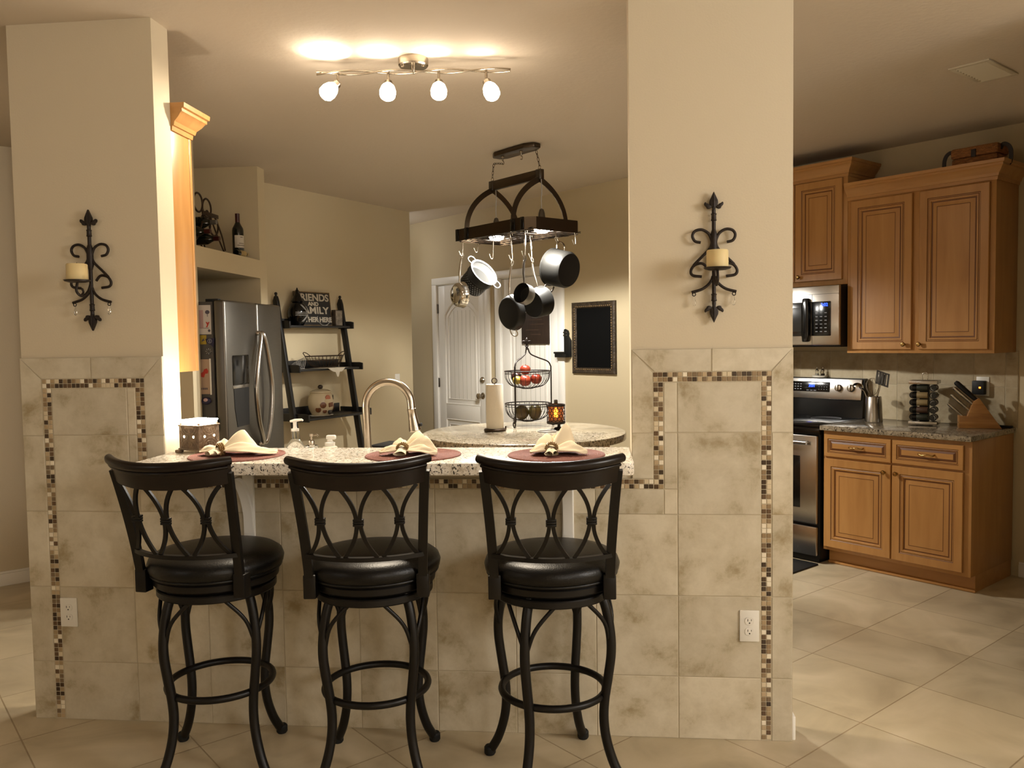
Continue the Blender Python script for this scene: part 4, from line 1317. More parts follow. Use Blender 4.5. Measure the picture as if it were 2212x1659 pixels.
# cabinet on the back of the left pier
t = thing('wall_cabinet', 'maple wall cabinet end panel glowing orange behind the left pier', 'cabinet', (XL1 - .001, TH, 0))
b = MB(); b.box(-.6, 0, 0.0, .165, 1.388, 2.40, .0015); b.build('side_panel', M['maple'], t)
b = MB(); b.box(-.6, .002, .146, .166, 1.388, 2.40, .002); b.build('face_frame', M['maple'], t)
b = MB(); b.rings_rect(-.595, -.012, 1.40, 2.385, [(d, q) for d, q in PANEL], PM)
d = b.build('door', [M['maple'], M['glaze']], t, ang=20); d.location = (-.607, .166, 0); d.rotation_euler = (0, 0, PI)
crown(t, [(0, .001), (0, .167), (-.6, .167)][::1], 2.385).scale = (1, 1, 1)
# ---------------------------------------------------------------- refrigerator (front faces +x)
FR = PI / 2                       # local x -> +Y, local y -> -X, so the front is local -y
t = thing('refrigerator', 'stainless side-by-side refrigerator with dispenser and bowed handles in the niche', 'refrigerator', (-2.275, 1.697, 0), FR)
W = .908; H = 1.765
b = MB(); b.box(0, W, 0, .64, .02, H - .01, .004); b.build('cabinet_shell', M['fridge_side'], t)
b = MB(); b.box(.02, .06, -.03, .05, H - .012, H + .008, .003); b.box(W - .06, W - .02, -.03, .05, H - .012, H + .008, .003); b.build('hinge_cover', M['rubber'], t)
SP = .487
def fr_door(x0, x1):
    b = MB(); b.box(x0, x1, -.075, -.004, .07, H, .014, 3); return b.build('door', M['steel_f'], t)
dl = fr_door(.002, SP - .003); dr_ = fr_door(SP + .003, W - .002)
b = MB(); b.box(0, W, -.05, 0, .015, .065, .004); b.build('toe_grille', M['rubber'], t)
b = MB(); b.box(.09, .325, -.0785, -.07, 1.245, 1.43, .008); cpn = b.build('dispenser_panel', M['black'], dl)
b = MB()
b.box(.09, .325, -.078, -.074, 1.225, 1.245, .001)
b.build('dispenser_trim', M['steel'], dl)
b = MB(); b.prism([(.095, 1.225), (.32, 1.225), (.31, .985), (.135, .985), (.105, 1.1)], -.0775, -.07); b.build('dispenser_recess', M['black_m'], dl)
for (d_, s_, x_, k_) in ((dl, -1, SP - .022, 1.55), (dr_, 1, SP + .03, 1.)):
    b = MB()
    pts = [Vector((x_, -.076, 1.57)), Vector((x_ , -.105, 1.55)), Vector((x_ + s_ * .045 * k_, -.114, 1.40)), Vector((x_ + s_ * .082 * k_, -.118, 1.20)), Vector((x_ + s_ * .055 * k_, -.114, 1.0)), Vector((x_, -.105, .86)), Vector((x_, -.076, .84))]
    b.tube(catmull(pts, 8), .0155, 12); b.build('bowed_handle', M['steel'], d_, ang=70)
Yf = 1.697
def stick(name, label, cat, x0, x1, z0, z1, m, th=.0025):
    t = thing(name, label, cat, ((x0 + x1) / 2, Yf, (z0 + z1) / 2))
    w = (x1 - x0) / 2; h = (z1 - z0) / 2
    b = MB(); b.box(-w, w, -th, 0, -h, h, .0008, 1); b.build('sheet', m, t)
    return t, w, h
t, w, h = stick('paper_flyer', 'white printed flyer on the refrigerator side with a red letter y', 'flyer', -2.36, -2.283, 1.56, 1.735, M['flyer'])
b = MB(); b.box(-w + .002, -w + .03, -.0032, -.0024, -h + .035, h - .03); b.build('pink_panel', M['pinkish'], t)
text_mesh('y', .042, 'red_letter', M['red'], t, (.018, -.003, -.022), (PI / 2, 0, 0), bold=.002)
b = MB(); b.prism([(.018 + .014 * math.cos(a), .045 + .012 * math.sin(a)) for a in [k * PI / 8 for k in range(16)]], -.0032, -.0024); b.box(.0165, .0195, -.0032, -.0024, .018, .035); b.build('tree_print', M['print'], t)
b = MB(); b.prism([(.026 + .008 * math.cos(a), -.066 + .008 * math.sin(a)) for a in [k * PI / 8 for k in range(16)]], -.0032, -.0024); b.box(-w + .008, .024, -.0032, -.0024, -.052, -.0495); b.build('footer_print', M['print'], t)
t, w, h = stick('fridge_magnet', 'yellow square magnet with a dark drawing on the refrigerator side', 'magnet', -2.354, -2.315, 1.50, 1.555, M['yellow'], .004)
b = MB(); b.prism([(-.012, -.012), (.012, -.004), (.004, .002), (.01, .012), (-.002, .004)], -.0048, -.0038); b.build('drawing', M['print'], t)
t = thing('fridge_magnet', 'navy triangular magnet with a pale emblem on the refrigerator side', 'magnet', (-2.294, Yf, 1.515))
b = MB(); b.prism([(-.03, .018), (.03, .022), (.02, -.035), (.008, -.02), (-.02, -.005)], -.004, 0, bev=.001); b.build('magnet_body', M['purple'], t)
b = MB(); b.torus((0, -.0045, .004), .012, .0014, 20, 5, 'xz'); b.box(-.002, .002, -.0048, -.0038, -.004, .012); b.build('emblem', M['icon'], t)
t = thing('fridge_magnet', 'silver sunburst magnet on the refrigerator side', 'magnet', (-2.303, Yf, 1.458))
b = MB()
for k in range(8):
    a = k * PI / 4; b.tube([(.008 * math.cos(a), -.003, .008 * math.sin(a)), (.02 * math.cos(a), -.003, .018 * math.sin(a))], [.002, .0035], 6)
b.build('rays', M['alu'], t)
t, w, h = stick('childs_drawing', 'tan drawing with a red shape in a white frame on the refrigerator side', 'drawing', -2.365, -2.295, 1.20, 1.41, M['tan_card'])
b = MB(); b.box(w - .006, w + .003, -.006, 0, -h - .004, h + .004, .001); b.build('white_edge', M['white_pl'], t)
b = MB(); b.prism([(-.03, .02), (-.012, .03), (-.005, .045), (.012, .05), (.02, .035), (.016, .02), (0, .018), (-.008, -.004), (-.028, 0)], -.0034, -.0024); b.build('red_shape', M['red'], t)
b = MB()
for k in range(4): b.box(-.028 + k * .011, -.022 + k * .011, -.0034, -.0024, -.078, -.066)
b.build('handwriting', M['print'], t)
t = thing('fridge_magnet', 'dark rounded clip magnet low on the refrigerator side', 'magnet', (-2.325, Yf, 1.16))
b = MB(); b.sphere((0, -.012, 0), .03, (1.1, .5, .75), 20, 10); b.build('clip_body', M['purple'], t)
b = MB(); b.sphere((.002, -.024, .006), .014, (1, .4, .8), 14, 8); b.build('glint', M['pinkish'], t)
t = tag(MB().box(-.05, .05, -.028, -.001, -.06, .028, .012, 3).build('dish_towel', M['teal'], loc=(-2.315, Yf, 1.03)), 'teal cloth hanging low on the refrigerator side', 'towel')

# ---- wine things in the upper niche
NZ_ = 2.0905
def bottle_mesh(t, lab=True):
    b = MB(); b.lathe([(0, 0), (.036, 0), (.0385, .004), (.0385, .19), (.036, .205), (.022, .232), (.0155, .245), (.0145, .275), (0, .275)], 32); b.build('bottle_glass', M['bottle'], t)
    b = MB(); b.lathe([(.0148, .243), (.0155, .245), (.0152, .298), (.0158, .30), (.0158, .306), (0, .308)], 24); b.build('foil_capsule', M['foil'], t)
    if lab:
        b = MB(); b.lathe([(.0388, .07), (.0391, .07), (.0391, .155), (.0388, .155)], 20, a0=-1.15, a1=1.15, cap=False); lb = b.build('label', M['label'], t)
        b = MB()
        for z_, a_ in ((.085, .9), (.098, .6), (.14, .35)): b.lathe([(.0392, z_), (.0394, z_), (.0394, z_ + .004), (.0392, z_ + .004)], 12, a0=-a_ + .2, a1=a_, cap=False)
        b.build('label_print', M['label_d'], lb)
t = thing('wine_bottle', 'upright dark wine bottle with a cream label in the niche above the refrigerator', 'bottle', (-2.44, 2.475, NZ_), -.62)
bottle_mesh(t)
t = thing('cork_bottle', 'small bottle with a tan label lying beside the upright wine bottle', 'bottle', (-2.385, 2.31, NZ_ + .022), 0)
b = MB(); b.lathe([(0, 0), (.019, 0), (.021, .004), (.021, .1), (.012, .125), (.011, .15), (0, .15)], 24, align((0, 0, 0), (.1, 1, 0))); b.build('bottle_glass', M['bottle'], t)
b = MB(); b.lathe([(.0212, .035), (.0216, .035), (.0216, .105), (.0212, .105)], 24, align((0, 0, 0), (.1, 1, 0)), cap=False); b.lathe([(.0115, .12), (.0118, .15), (0, .151)], 16, align((0, 0, 0), (.1, 1, 0)), cap=False); b.build('tan_label', M['cork'], t)
t = thing('wine_rack', 'dark scrolled metal wine rack with ring tops in the niche above the refrigerator', 'wine rack', (-2.46, 1.97, NZ_), FR); t.scale = (1.22, 1, 1.22)
b = MB()
for (x, z) in ((-.02, .245), (.075, .23), (-.14, .2)): b.torus((x, 0, z), .048, .0055, 30, 8, 'xz')
for (x, z) in ((.15, .145), (.06, .15)): b.torus((x, 0, z), .05, .0055, 30, 8, 'xz')
b.build('top_rings', M['wire'], t, ang=60)
b = MB()
for y in (-.045, .09):
    b.tube(catmull([(-.23, y, .006), (-.12, y, .05), (-.02, y, .19), (.02, y, .19), (.10, y, .10), (.19, y, .006)], 6), .005, 8)
    b.tube([(-.23, y, .006), (.19, y, .006)], .005, 8); b.tube(catmull([(.08, y, .19), (.16, y, .10), (.2, y, .02)], 6), .005, 8)
b.build('side_frame', M['wire'], t, ang=60)
b = MB()
b.box(-.06, .12, -.052, -.044, .178, .198, .002); b.build('top_bar', M['wire'], t)
for x in (-.22, .18):
    b = MB(); b.tube([(x, -.045, .007), (x, .09, .007)], .0045, 8); b.build('cross_bar', M['wire'], t, ang=60)
for k, (x, z, lab) in enumerate(((-.1, .085, 'dark wine bottle lying in the rack at its left'), (0, .06, 'dark wine bottle lying low in the middle of the wine rack'), (-.03, .14, 'dark wine bottle lying upper in the wine rack'))):
    p = Vector((-2.46, 1.97, NZ_)) + Matrix.Rotation(FR, 3, 'Z') @ Vector((x * 1.22, 0, z * 1.22))
    t = thing('wine_bottle', lab, 'bottle', p, 0, 'bottles in the wine rack')
    b = MB(); b.lathe([(0, -.15), (.034, -.15), (.0365, -.146), (.0365, .03), (.034, .045), (.02, .07), (.0145, .085), (.0135, .12), (0, .12)], 28, align((0, 0, 0), (1, 0, 0))); b.build('bottle_glass', M['bottle'], t)
    b = MB(); b.lathe([(.0138, .08), (.0148, .082), (.0148, .122), (0, .123)], 20, align((0, 0, 0), (1, 0, 0))); b.build('foil_capsule', M['alu'] if k == 2 else M['foil'], t)

# ---------------------------------------------------------------- black ladder shelf
LO = Vector((-2.529, 3.22, 0))
t = thing('ladder_shelf', 'black leaning ladder shelf with three trays against the beige wall', 'shelf', LO, LA)
X0, X1 = .025, .755
ZTOP, ZBOT = 1.87, 0.
def off(z): return -(.045 + (.345 - .045) * (1.87 - z) / 1.87)
for x in (X0, X1):
    b = MB(); y0, y1 = off(1.87), off(0)
    b.prism([(y0 - .026, 1.83), (y0 - .012, 1.87), (y0 + .006, 1.87), (y0 + .022, 1.83), (y1 + .028, 0), (y1 - .028, 0)], x - .014, x + .014, Matrix(((0, 1, 0, 0), (1, 0, 0, 0), (0, 0, 1, 0), (0, 0, 0, 1))), bev=.002)
    lg = b.build('side_rail', M['shelf_black'], t)
    b = MB(); b.lathe([(0, 0), (.009, 0), (.009, .012), (.013, .018), (.010, .03), (0, .034)], 16, Matrix.Translation((x, y0 - .002, 1.868))); b.build('finial', M['shelf_black'], lg)
SH = [(1.635, .10, .06), (1.288, .165, .07), (.905, .20, .075)]
for k, (z, fr, hb) in enumerate(SH):
    y = off(z)
    yb = -.012; yf = y - fr * .55 - .03
    b = MB(); b.box(X0 + .016, X1 - .016, yf, yb - .0, z - .012, z + .004, .002); tr = b.build('tray', M['shelf_black'], t)
    b = MB(); b.box(X0 + .014, X1 - .014, yb - .012, yb, z, z + hb, .002); b.build('back_lip', M['shelf_black'], tr)
    for x in (X0 + .015, X1 + .015):
        b = MB(); b.prism([(yf - .01, z - .02), (yf - .01, z + .035), (yf + .02, z + .042), (yb, z + .042), (yb, z - .02)], x - .007, x + .007, Matrix(((0, 1, 0, 0), (1, 0, 0, 0), (0, 0, 1, 0), (0, 0, 0, 1))), bev=.0015)
        b.build('tray_end', M['shelf_black'], tr)
def L(x, y, z): return LO + Matrix.Rotation(LA, 3, 'Z') @ Vector((x, y, z))
sz = [s_[0] + .0045 for s_ in SH]
# top tray
t = thing('wall_sign', 'square charcoal sign with pale letters reading FRIENDS AND FAMILY GATHER HERE', 'sign', L(.42, -.075, sz[0] - .001), LA)
sw, sh_ = .205, .282
tl_ = Matrix.Rotation(-.1, 4, 'X')
b = MB(); b.box(-sw, sw, 0, .012, 0, sh_, .001, 1, tl_); b.build('board', M['signface'], t)
b = MB()
for bx in ((-sw, sw, 0, .007), (-sw, sw, sh_ - .007, sh_), (-sw, -sw + .007, 0, sh_), (sw - .007, sw, 0, sh_)): b.box(bx[0], bx[1], -.0015, .001, bx[2], bx[3], 0, 1, tl_)
b.build('border', M['oldframe_l'], t)
for body, size, z, xs in (('FRIENDS', .08, .232, 1.22), ('AND', .042, .18, 1.3), ('FAMILY', .08, .126, 1.32), ('GATHER HERE', .056, .05, 1.1)):
    text_mesh(body, size, 'lettering', M['letter'], t, tl_ @ Vector((0, -.002, z)), (PI / 2 - .1, 0, 0), xs=xs, bold=.0022)
t = thing('lantern_vase', 'round black lantern with silver stripes and pointed lid on the top tray', 'lantern', L(.20, -.10, sz[0]), LA)
b = MB(); b.lathe([(0, 0), (.045, 0), (.05, .01), (.07, .05), (.079, .09), (.077, .12), (.06, .165), (.04, .185), (0, .188)], 36); b.build('body', M['black'], t)
b = MB(); b.lathe([(.042, .184), (.05, .19), (.043, .205), (.03, .23), (.022, .25), (.012, .262), (.015, .268), (.008, .285), (.004, .30), (0, .303)], 28); b.build('pointed_lid', M['black'], t)
b = MB()
def band(z0, a0, z1, a1, n=12, r=.0024):
    pts = []
    for i in range(n + 1):
        z = z0 + (z1 - z0) * i / n; a = a0 + (a1 - a0) * i / n
        rr = .0795 * math.sin(math.acos(max(-1, min(1, (z - .092) / .112)))) + .0005
        pts.append((rr * math.cos(a), rr * math.sin(a), z))
    b.tube(pts, r, 6)
A0 = -PI / 2 + .5
for dz in (-.012, 0, .012): band(.092 + dz, A0 - 1.5, .092 + dz, A0 + 1.2, r=.0022)
for d_ in (-.1, .05): band(.10, A0 + d_, .165, A0 + .9 + d_); band(.084, A0 + d_, .03, A0 + .8 + d_); band(.10, A0 + d_, .165, A0 - .8 + d_); band(.084, A0 + d_, .03, A0 - .7 + d_)
b.build('silver_stripes', M['silver'], t, ang=60)
b = MB(); b.torus((0, 0, .255), .03, .0018, 24, 6, 'xz'); b.build('hanging_ring', M['wire'], t)
t = thing('photo_box', 'small sepia picture box at the end of the top tray', 'picture', L(.672, -.085, sz[0]), LA + .1)
b = MB(); b.box(-.05, .05, -.02, .02, 0, .135, .002); b.build('box', M['oldframe'], t)
b = MB(); b.box(-.044, .044, -.0215, -.0195, .006, .129); b.build('picture_face', M['photo'], t)
t = thing('wire_hoop', 'thin silver hoop resting in front of the lettered sign', 'ornament', L(.47, -.13, sz[0]), LA)
b = MB(); b.tube(arc((0, 0, .082), .08, PI * 1.02, PI * 1.93, 24, 'xz'), .0025, 8); b.box(-.03, .03, -.01, .01, 0, .004, .001); b.build('hoop', M['silver'], t, ang=60)
# middle tray
t = thing('wire_basket', 'oval bronze wire bowl with loop handles on the middle tray', 'basket', L(.44, -.15, sz[1] + .003), LA)
b = MB()
ax_, ay_ = .205, .09
def el(k, z, n=48): return [(ax_ * k * math.cos(2 * PI * i / n), ay_ * k * math.sin(2 * PI * i / n), z) for i in range(n)]
b.tube(el(1, .095), .004, 8, closed=True); b.tube(el(.55, .004), .003, 8, closed=True); b.tube(el(.9, .06), .002, 6, closed=True)
b.build('rim_hoops', M['wire'], t, ang=60)
b = MB()
for i in range(30):
    a = 2 * PI * i / 30; c_, s_ = math.cos(a), math.sin(a)
    b.tube(catmull([(ax_ * .55 * c_, ay_ * .55 * s_, .004), (ax_ * .78 * c_, ay_ * .78 * s_, .03), (ax_ * c_, ay_ * s_, .095)], 4), .0018, 5)
for i in range(-4, 5): b.tube([(i * .018, -.045, .004), (i * .018, .045, .004)], .0016, 5)
b.build('wire_ribs', M['wire'], t, ang=60)
for sg in (-1, 1):
    b = MB(); b.tube(catmull([(sg * .19, -.03, .095), (sg * .222, -.02, .12), (sg * .232, 0, .128), (sg * .222, .02, .12), (sg * .19, .03, .095)], 6), .0035, 8); b.build('loop_handle', M['wire'], t, ang=60)
t = thing('napkin_holder', 'fanned pale wire holder at the left of the middle tray', 'holder', L(.15, -.14, sz[1]), LA)
b = MB()
for k in range(6):
    x = -.06 + k * .018; h_ = .06 + .006 * k
    b.tube(catmull([(x, -.03, 0.003), (x + .02, -.03, h_ * .6), (x + .035, 0, h_), (x + .02, .03, h_ * .6), (x, .03, .003)], 5), .0016, 6)
b.tube([(-.06, -.03, .003), (.04, -.03, .003), (.04, .03, .003), (-.06, .03, .003)], .002, 6, closed=True)
b.build('wires', M['silver'], t, ang=60)
def doily(loc, rot, r, drop, lab):
    b = MB()
    if drop:
        b.box(-r, r, -.10, .03, 0, .0016); b.prism([(-.09, .0016), (.12, .0016), (.075, -.032), (.05, -.03), (.035, -.072), (.018, -.072), (.0, -.034), (-.03, -.03)], -.1035, -.1012)
    else:
        b.prism([((r + .006 * math.cos(12 * a)) * math.cos(a), (r * .8 + .006 * math.cos(12 * a)) * math.sin(a)) for a in [k * PI / 48 for k in range(96)]], 0, .002, axis='z')
    return tag(b.build('lace_doily', M['lace'], loc=loc, rot=(0, 0, rot)), lab, 'doily')
doily(L(.43, -.172, sz[1] + .0005), LA, .16, True, 'white lace doily under the wire bowl, its point hanging over the tray')
# bottom tray
doily(L(.36, -.17, sz[2] + .0002), LA, .105, False, 'round white lace doily under the cookie jar')
t = thing('cookie_jar', 'cream ceramic cookie jar painted with cookies on the bottom tray', 'jar', L(.36, -.17, sz[2] + .0025), LA)
b = MB(); b.lathe([(0, 0), (.07, 0), (.078, .006), (.098, .05), (.105, .095), (.1, .14), (.085, .175), (.078, .182), (0, .182)], 44); b.build('jar_body', M['jar'], t)
b = MB(); b.lathe([(.08, .181), (.086, .184), (.085, .192), (.06, .205), (.02, .212), (0, .213)], 40); ld = b.build('lid', M['jar'], t)
b = MB(); b.sphere((0, 0, .228), .022, (1.15, .8, .8), 20, 10); b.build('lid_knob', M['cookie2'], ld)
prof_r = lambda z: .078 + .027 * math.sin(max(0, min(1, z / .19)) * PI)
for k, (a, z, r_, m_, sq) in enumerate(((-2.2, .085, .026, 'cookie1', 0), (-1.75, .14, .026, 'cookie3', 0), (-1.5, .085, .025, 'cookie1', 1), (-.85, .135, .027, 'cookie2', 0), (-1.45, .03, .026, 'cookie2', 0), (-.7, .06, .028, 'cookie1', 0), (-2.05, .035, .018, 'cookie1', 0), (-2.6, .05, .024, 'cookie1', 0))):
    c_ = Vector((math.cos(a), math.sin(a), 0)); p = c_ * (prof_r(z) - .0055) + Vector((0, 0, z))
    b = MB(); Mx = align(p, c_)
    if sq: b.box(-r_, r_, -r_ * .7, r_ * .7, .0, .0075, .002, 2, Mx @ Matrix.Rotation(.1, 4, 'Z'))
    else: b.lathe([(0, 0), (r_, .001), (r_ * .95, .006), (r_ * .35, .0085), (0, .008)], 20, Mx)
    b.build('painted_cookie', M[m_], t)
b = MB(); c_ = Vector((math.cos(-.85), math.sin(-.85), 0)); b.lathe([(0, 0), (.009, 0), (.009, .004), (0, .004)], 14, align(c_ * (prof_r(.135) + .001) + Vector((0, 0, .135)), c_)); b.build('icing_centre', M['jar'], t)

# black bin behind the faucet
t = thing('trash_bin', 'black flat-topped bin between the ladder shelf and the island', 'bin', (-1.215, 1.93, 0), KR + .5)
b = MB(); b.prism([(-.12, .02), (.12, .02), (.132, .82), (-.132, .82)], -.12, .12, bev=.01); b.build('bin_body', M['black_m'], t)
b = MB(); b.box(-.138, .138, -.127, .127, .82, .868, .012, 3); b.build('flat_lid', M['black_m'], t)
b = MB(); b.box(-.11, .11, -.11, .11, 0, .022); b.build('base', M['rubber'], t)

# ---------------------------------------------------------------- island
IC = Vector((-.437, 2.0, 0)); IA, IB = .628, .63
t = thing('kitchen_island', 'maple kitchen island with an oval speckled granite top', 'island', IC, 0)
b = MB(); b.prism([(IA * math.cos(a), IB * math.sin(a)) for a in [2 * PI * k / 96 for k in range(96)]], .885, .93, axis='z', bev=.008); b.build('granite_top', M['granite_i'], t, ang=40)
Mi = Matrix.Rotation(KR, 4, 'Z')
bu0, bu1, bv0, bv1 = -.47, .385, -.20, .36
b = MB(); b.box(bu0, bu1, bv0, bv1, .1, .886, .002, 2, Mi); b.box(bu0 + .04, bu1 - .04, bv0 + .05, bv1 - .04, 0, .1, 0, 1, Mi); b.build('cabinet_body', M['maple'], t)
d_rot = (0, 0, KR)
for x0, x1 in ((bu0 + .03, (bu0 + bu1) / 2 - .006), ((bu0 + bu1) / 2 + .006, bu1 - .03)):
    b = MB(); b.rings_rect(x0, x1, .70, .855, [(d, q) for d, q in DRAW], DM); dw = b.build('drawer', [M['maple_h'], M['glaze']], t, ang=20)
    dw.location = Mi @ Vector((0, bv0, 0)); dw.rotation_euler = d_rot; knob(dw, (x0 + x1) / 2, -.018, .778)
b = MB(); b.rings_rect(bv0 + .03, bv1 - .03, .70, .855, [(d, q) for d, q in DRAW], DM); dw = b.build('drawer', [M['maple_h'], M['glaze']], t, ang=20)
dw.location = Mi @ Vector((bu1, 0, 0)); dw.rotation_euler = (0, 0, KR + PI / 2); knob(dw, (bv0 + bv1) / 2 + .1, -.018, .80)
IZ = .9305
t = thing('paper_towel_holder', 'bronze countertop paper towel holder with a looped top on the island', 'holder', (-.622, 2.05, IZ))
b = MB(); b.lathe([(0, 0), (.067, 0), (.07, .004), (.07, .012), (.064, .016), (0, .016)], 36); b.build('round_base', M['wire'], t)
b = MB(); b.tube([(0, 0, .015), (0, 0, .298)], .005, 10); b.torus((0, 0, .314), .0165, .003, 24, 8, 'xz'); b.build('post_and_loop', M['wire'], t, ang=60)
b = MB(); b.tube([(.067, .0, .01), (.067, .0, .03)], .005, 8); b.build('tension_peg', M['wire'], t)
t = thing('paper_towel_roll', 'white roll of paper towels standing on the holder', 'paper towels', (-.622, 2.05, IZ + .0165))
b = MB(); b.lathe([(.02, 0), (.052, 0), (.054, .003), (.054, .273), (.052, .276), (.02, .276)], 44, cap=False); b.lathe([(.02, .276), (.0185, .27), (.0185, .004), (.02, 0)], 24, cap=False); b.build('towel_roll', M['paper'], t)

# tiered fruit stand
BC = Vector((-.44, 2.36, IZ))
t = thing('fruit_basket_stand', 'two-tier black wire fruit stand with a fleur-de-lis top on the island', 'fruit stand', BC, 0)
RB = .149
tiers = [(1.078 - IZ, .962 - IZ), (1.292 - IZ, 1.178 - IZ)]
for zt, zb in tiers:
    b = MB(); b.torus((0, 0, zt), RB, .0038, 56, 8); b.torus((0, 0, zt - .017), RB * .985, .002, 48, 6); b.torus((0, 0, zb), .035, .003, 28, 6)
    bk = b.build('basket_rims', M['iron'], t, ang=60)
    b = MB()
    for i in range(28):
        a = 2 * PI * i / 28; c_ = Vector((math.cos(a), math.sin(a), 0)); dz = zt - zb
        b.tube(catmull([c_ * RB + Vector((0, 0, zt)), c_ * RB * .96 + Vector((0, 0, zb + dz * .55)), c_ * RB * .72 + Vector((0, 0, zb + dz * .17)), c_ * .035 + Vector((0, 0, zb))], 4), .0017, 5)
    for i in range(6):
        a = PI * i / 6; c_ = Vector((math.cos(a), math.sin(a), 0)) * .035
        b.tube([c_ + Vector((0, 0, zb)), -c_ + Vector((0, 0, zb))], .0017, 5)
    b.build('basket_ribs', M['iron'], bk, ang=60)
for k, a in enumerate((.06, 2.2, 4.25)):
    c_ = Vector((math.cos(a), math.sin(a), 0)); b = MB(); RP = RB + .007; sd = Vector((-math.sin(a), math.cos(a), 0))
    pts = [c_ * RP + Vector((0, 0, .03)), c_ * RP + Vector((0, 0, .1)), c_ * RP + Vector((0, 0, .36)), c_ * RP * .985 + Vector((0, 0, .395)), c_ * RP * .85 + Vector((0, 0, .425)), c_ * RP * .45 + Vector((0, 0, .45)), c_ * .022 + Vector((0, 0, .475)), c_ * .008 + Vector((0, 0, .51))]
    b.tube(catmull(pts, 6), .0045, 8)
    b.tube(catmull([c_ * RP + Vector((0, 0, .05)), c_ * RP + Vector((0, 0, .015)), c_ * (RP + .008) + Vector((0, 0, .004)), c_ * (RP + .02) + Vector((0, 0, .008)), c_ * (RP + .026) + Vector((0, 0, .024)), c_ * (RP + .02) + Vector((0, 0, .04)), c_ * (RP + .01) + Vector((0, 0, .036)), c_ * (RP + .012) + Vector((0, 0, .026))], 5), .004, 8)
    for zt, zb in tiers: b.tube([c_ * (RB - .002) + Vector((0, 0, zt)), c_ * (RP + .001) + Vector((0, 0, zt))], .003, 6)
    b.build('upright', M['iron'], t, ang=60)
b = MB(); b.lathe([(0, .5), (.01, .502), (.009, .512), (.006, .516), (.011, .521), (.006, .526), (.005, .535), (.011, .552), (.007, .57), (0, .585)], 16)
for sg in (-1, 1): b.tube(catmull([(sg * .003, 0, .532), (sg * .012, 0, .556), (sg * .026, 0, .558), (sg * .03, 0, .545), (sg * .024, 0, .538)], 5), .0035, 8)
b.tube([(-.014, 0, .527), (.014, 0, .527)], .003, 8); b.build('fleur_finial', M['iron'], t, ang=50)
def fruit(name, lab, cat, m, x, y, z, r, sc=(1, 1, .92), stem=True, rot=0.):
    t = thing(name, lab, cat, BC + Vector((x, y, z)), rot, 'fruit in the wire stand')
    b = MB(); pr = []
    for i in range(15):
        a = PI * i / 14; rr = math.sin(a); z_ = -math.cos(a)
        if stem: z_ -= .12 * math.exp(-((rr) / .25) ** 2) * (1 if z_ > 0 else -1)
        pr.append((r * rr * (1 + .04 * z_), r * z_ * sc[2]))
    pr[0] = (0, pr[0][1]); pr[-1] = (0, pr[-1][1])
    b.lathe(pr, 28, Matrix.Diagonal((sc[0], sc[1], 1, 1))); b.build('flesh', m, t)
    if stem:
        b = MB(); b.tube([(0, 0, r * .72), (.003, 0, r * 1.02)], .0016, 6); b.build('stem', M['strap'], t)
z0 = tiers[1][1] + .004
fruit('apple', 'bright red apple sitting on top of the fruit in the upper basket', 'apple', M['apple'], -.012, -.01, z0 + .118, .036)
fruit('apple', 'red and orange apple at the front of the upper basket, under the top apple', 'apple', M['apple'], -.012, -.045, z0 + .048, .041)
fruit('apple', 'reddish apple at the right side of the upper basket', 'apple', M['apple'], .058, .0, z0 + .056, .038)
fruit('plum', 'dark fruit at the left side of the upper basket', 'fruit', M['plum'], -.075, .028, z0 + .068, .036, stem=False)
fruit('pear', 'yellow green fruit low in the upper basket beside the post', 'fruit', M['pear'], -.062, -.05, z0 + .052, .03, stem=False)
z1 = tiers[0][1] + .004
fruit('mango', 'green mango with a reddish cheek at the left of the lower basket', 'mango', M['mango'], -.04, -.01, z1 + .052, .046, (1.05, .9, 1.05), False)
fruit('mango', 'dark green mango at the right of the lower basket', 'mango', M['mango'], .048, .0, z1 + .054, .046, (.95, .85, 1.15), False, .4)

# pierced-metal accent lamp
t = thing('accent_lamp', 'small black pierced-metal lamp glowing amber on the island', 'lamp', (-.243, 2.12, IZ))
b = MB()
n_ = 14; R_ = .056; zb, zt = .042, .15
for z_ in (zb, zb + .006, zt, zt + .006): b.torus((0, 0, z_), R_, .0035, 48, 6)
rows_ = 6; hh = (zt - zb) / rows_
for r_ in range(rows_):
    for k in range(n_):
        a = 2 * PI * (k + .5 * (r_ % 2)) / n_
        pts = []
        for i in range(12):
            q = 2 * PI * i / 12; aa = a + math.cos(q) * (PI / n_) * .98; z_ = zb + (r_ + .5) * hh + math.sin(q) * hh * .62
            pts.append((R_ * math.cos(aa), R_ * math.sin(aa), z_))
        b.tube(pts, .0017, 5, closed=True)
b.build('pierced_shade', M['iron'], t, ang=60)
b = MB(); b.lathe([(.0, .034), (.056, .036), (.057, .044), (0, .046)], 40); b.lathe([(.05, .154), (.057, .154), (.057, .160), (.05, .160), (.05, .154)], 40, cap=False); b.build('shade_bands', M['iron'], t)
b = MB(); b.lathe([(.0465, .05), (.0465, .148)], 40, cap=False); b.build('amber_liner', mat('amber_glass_liner', '#c87a3c', .4, trans=.85, ior=1.1), t)
b = MB(); b.lathe([(0, .075), (.008, .078), (.0125, .095), (.011, .115), (.005, .132), (0, .138)], 16); b.build('lamp_bulb', M['amber'], t)
b = MB(); b.lathe([(0, 0), (.03, 0), (.032, .004), (.028, .012), (.01, .016), (.009, .036), (0, .036)], 24, Matrix.Translation((.018, 0, 0))); b.build('foot', M['iron'], t)
b = MB(); b.box(-.012, .012, -.006, .006, .158, .188, .005); b.build('top_clip', M['gunmetal'], t)
t = thing('trivet_ring', 'pale metal ring lying on the island in front of the amber lamp', 'trivet', (-.292, 1.98, IZ))
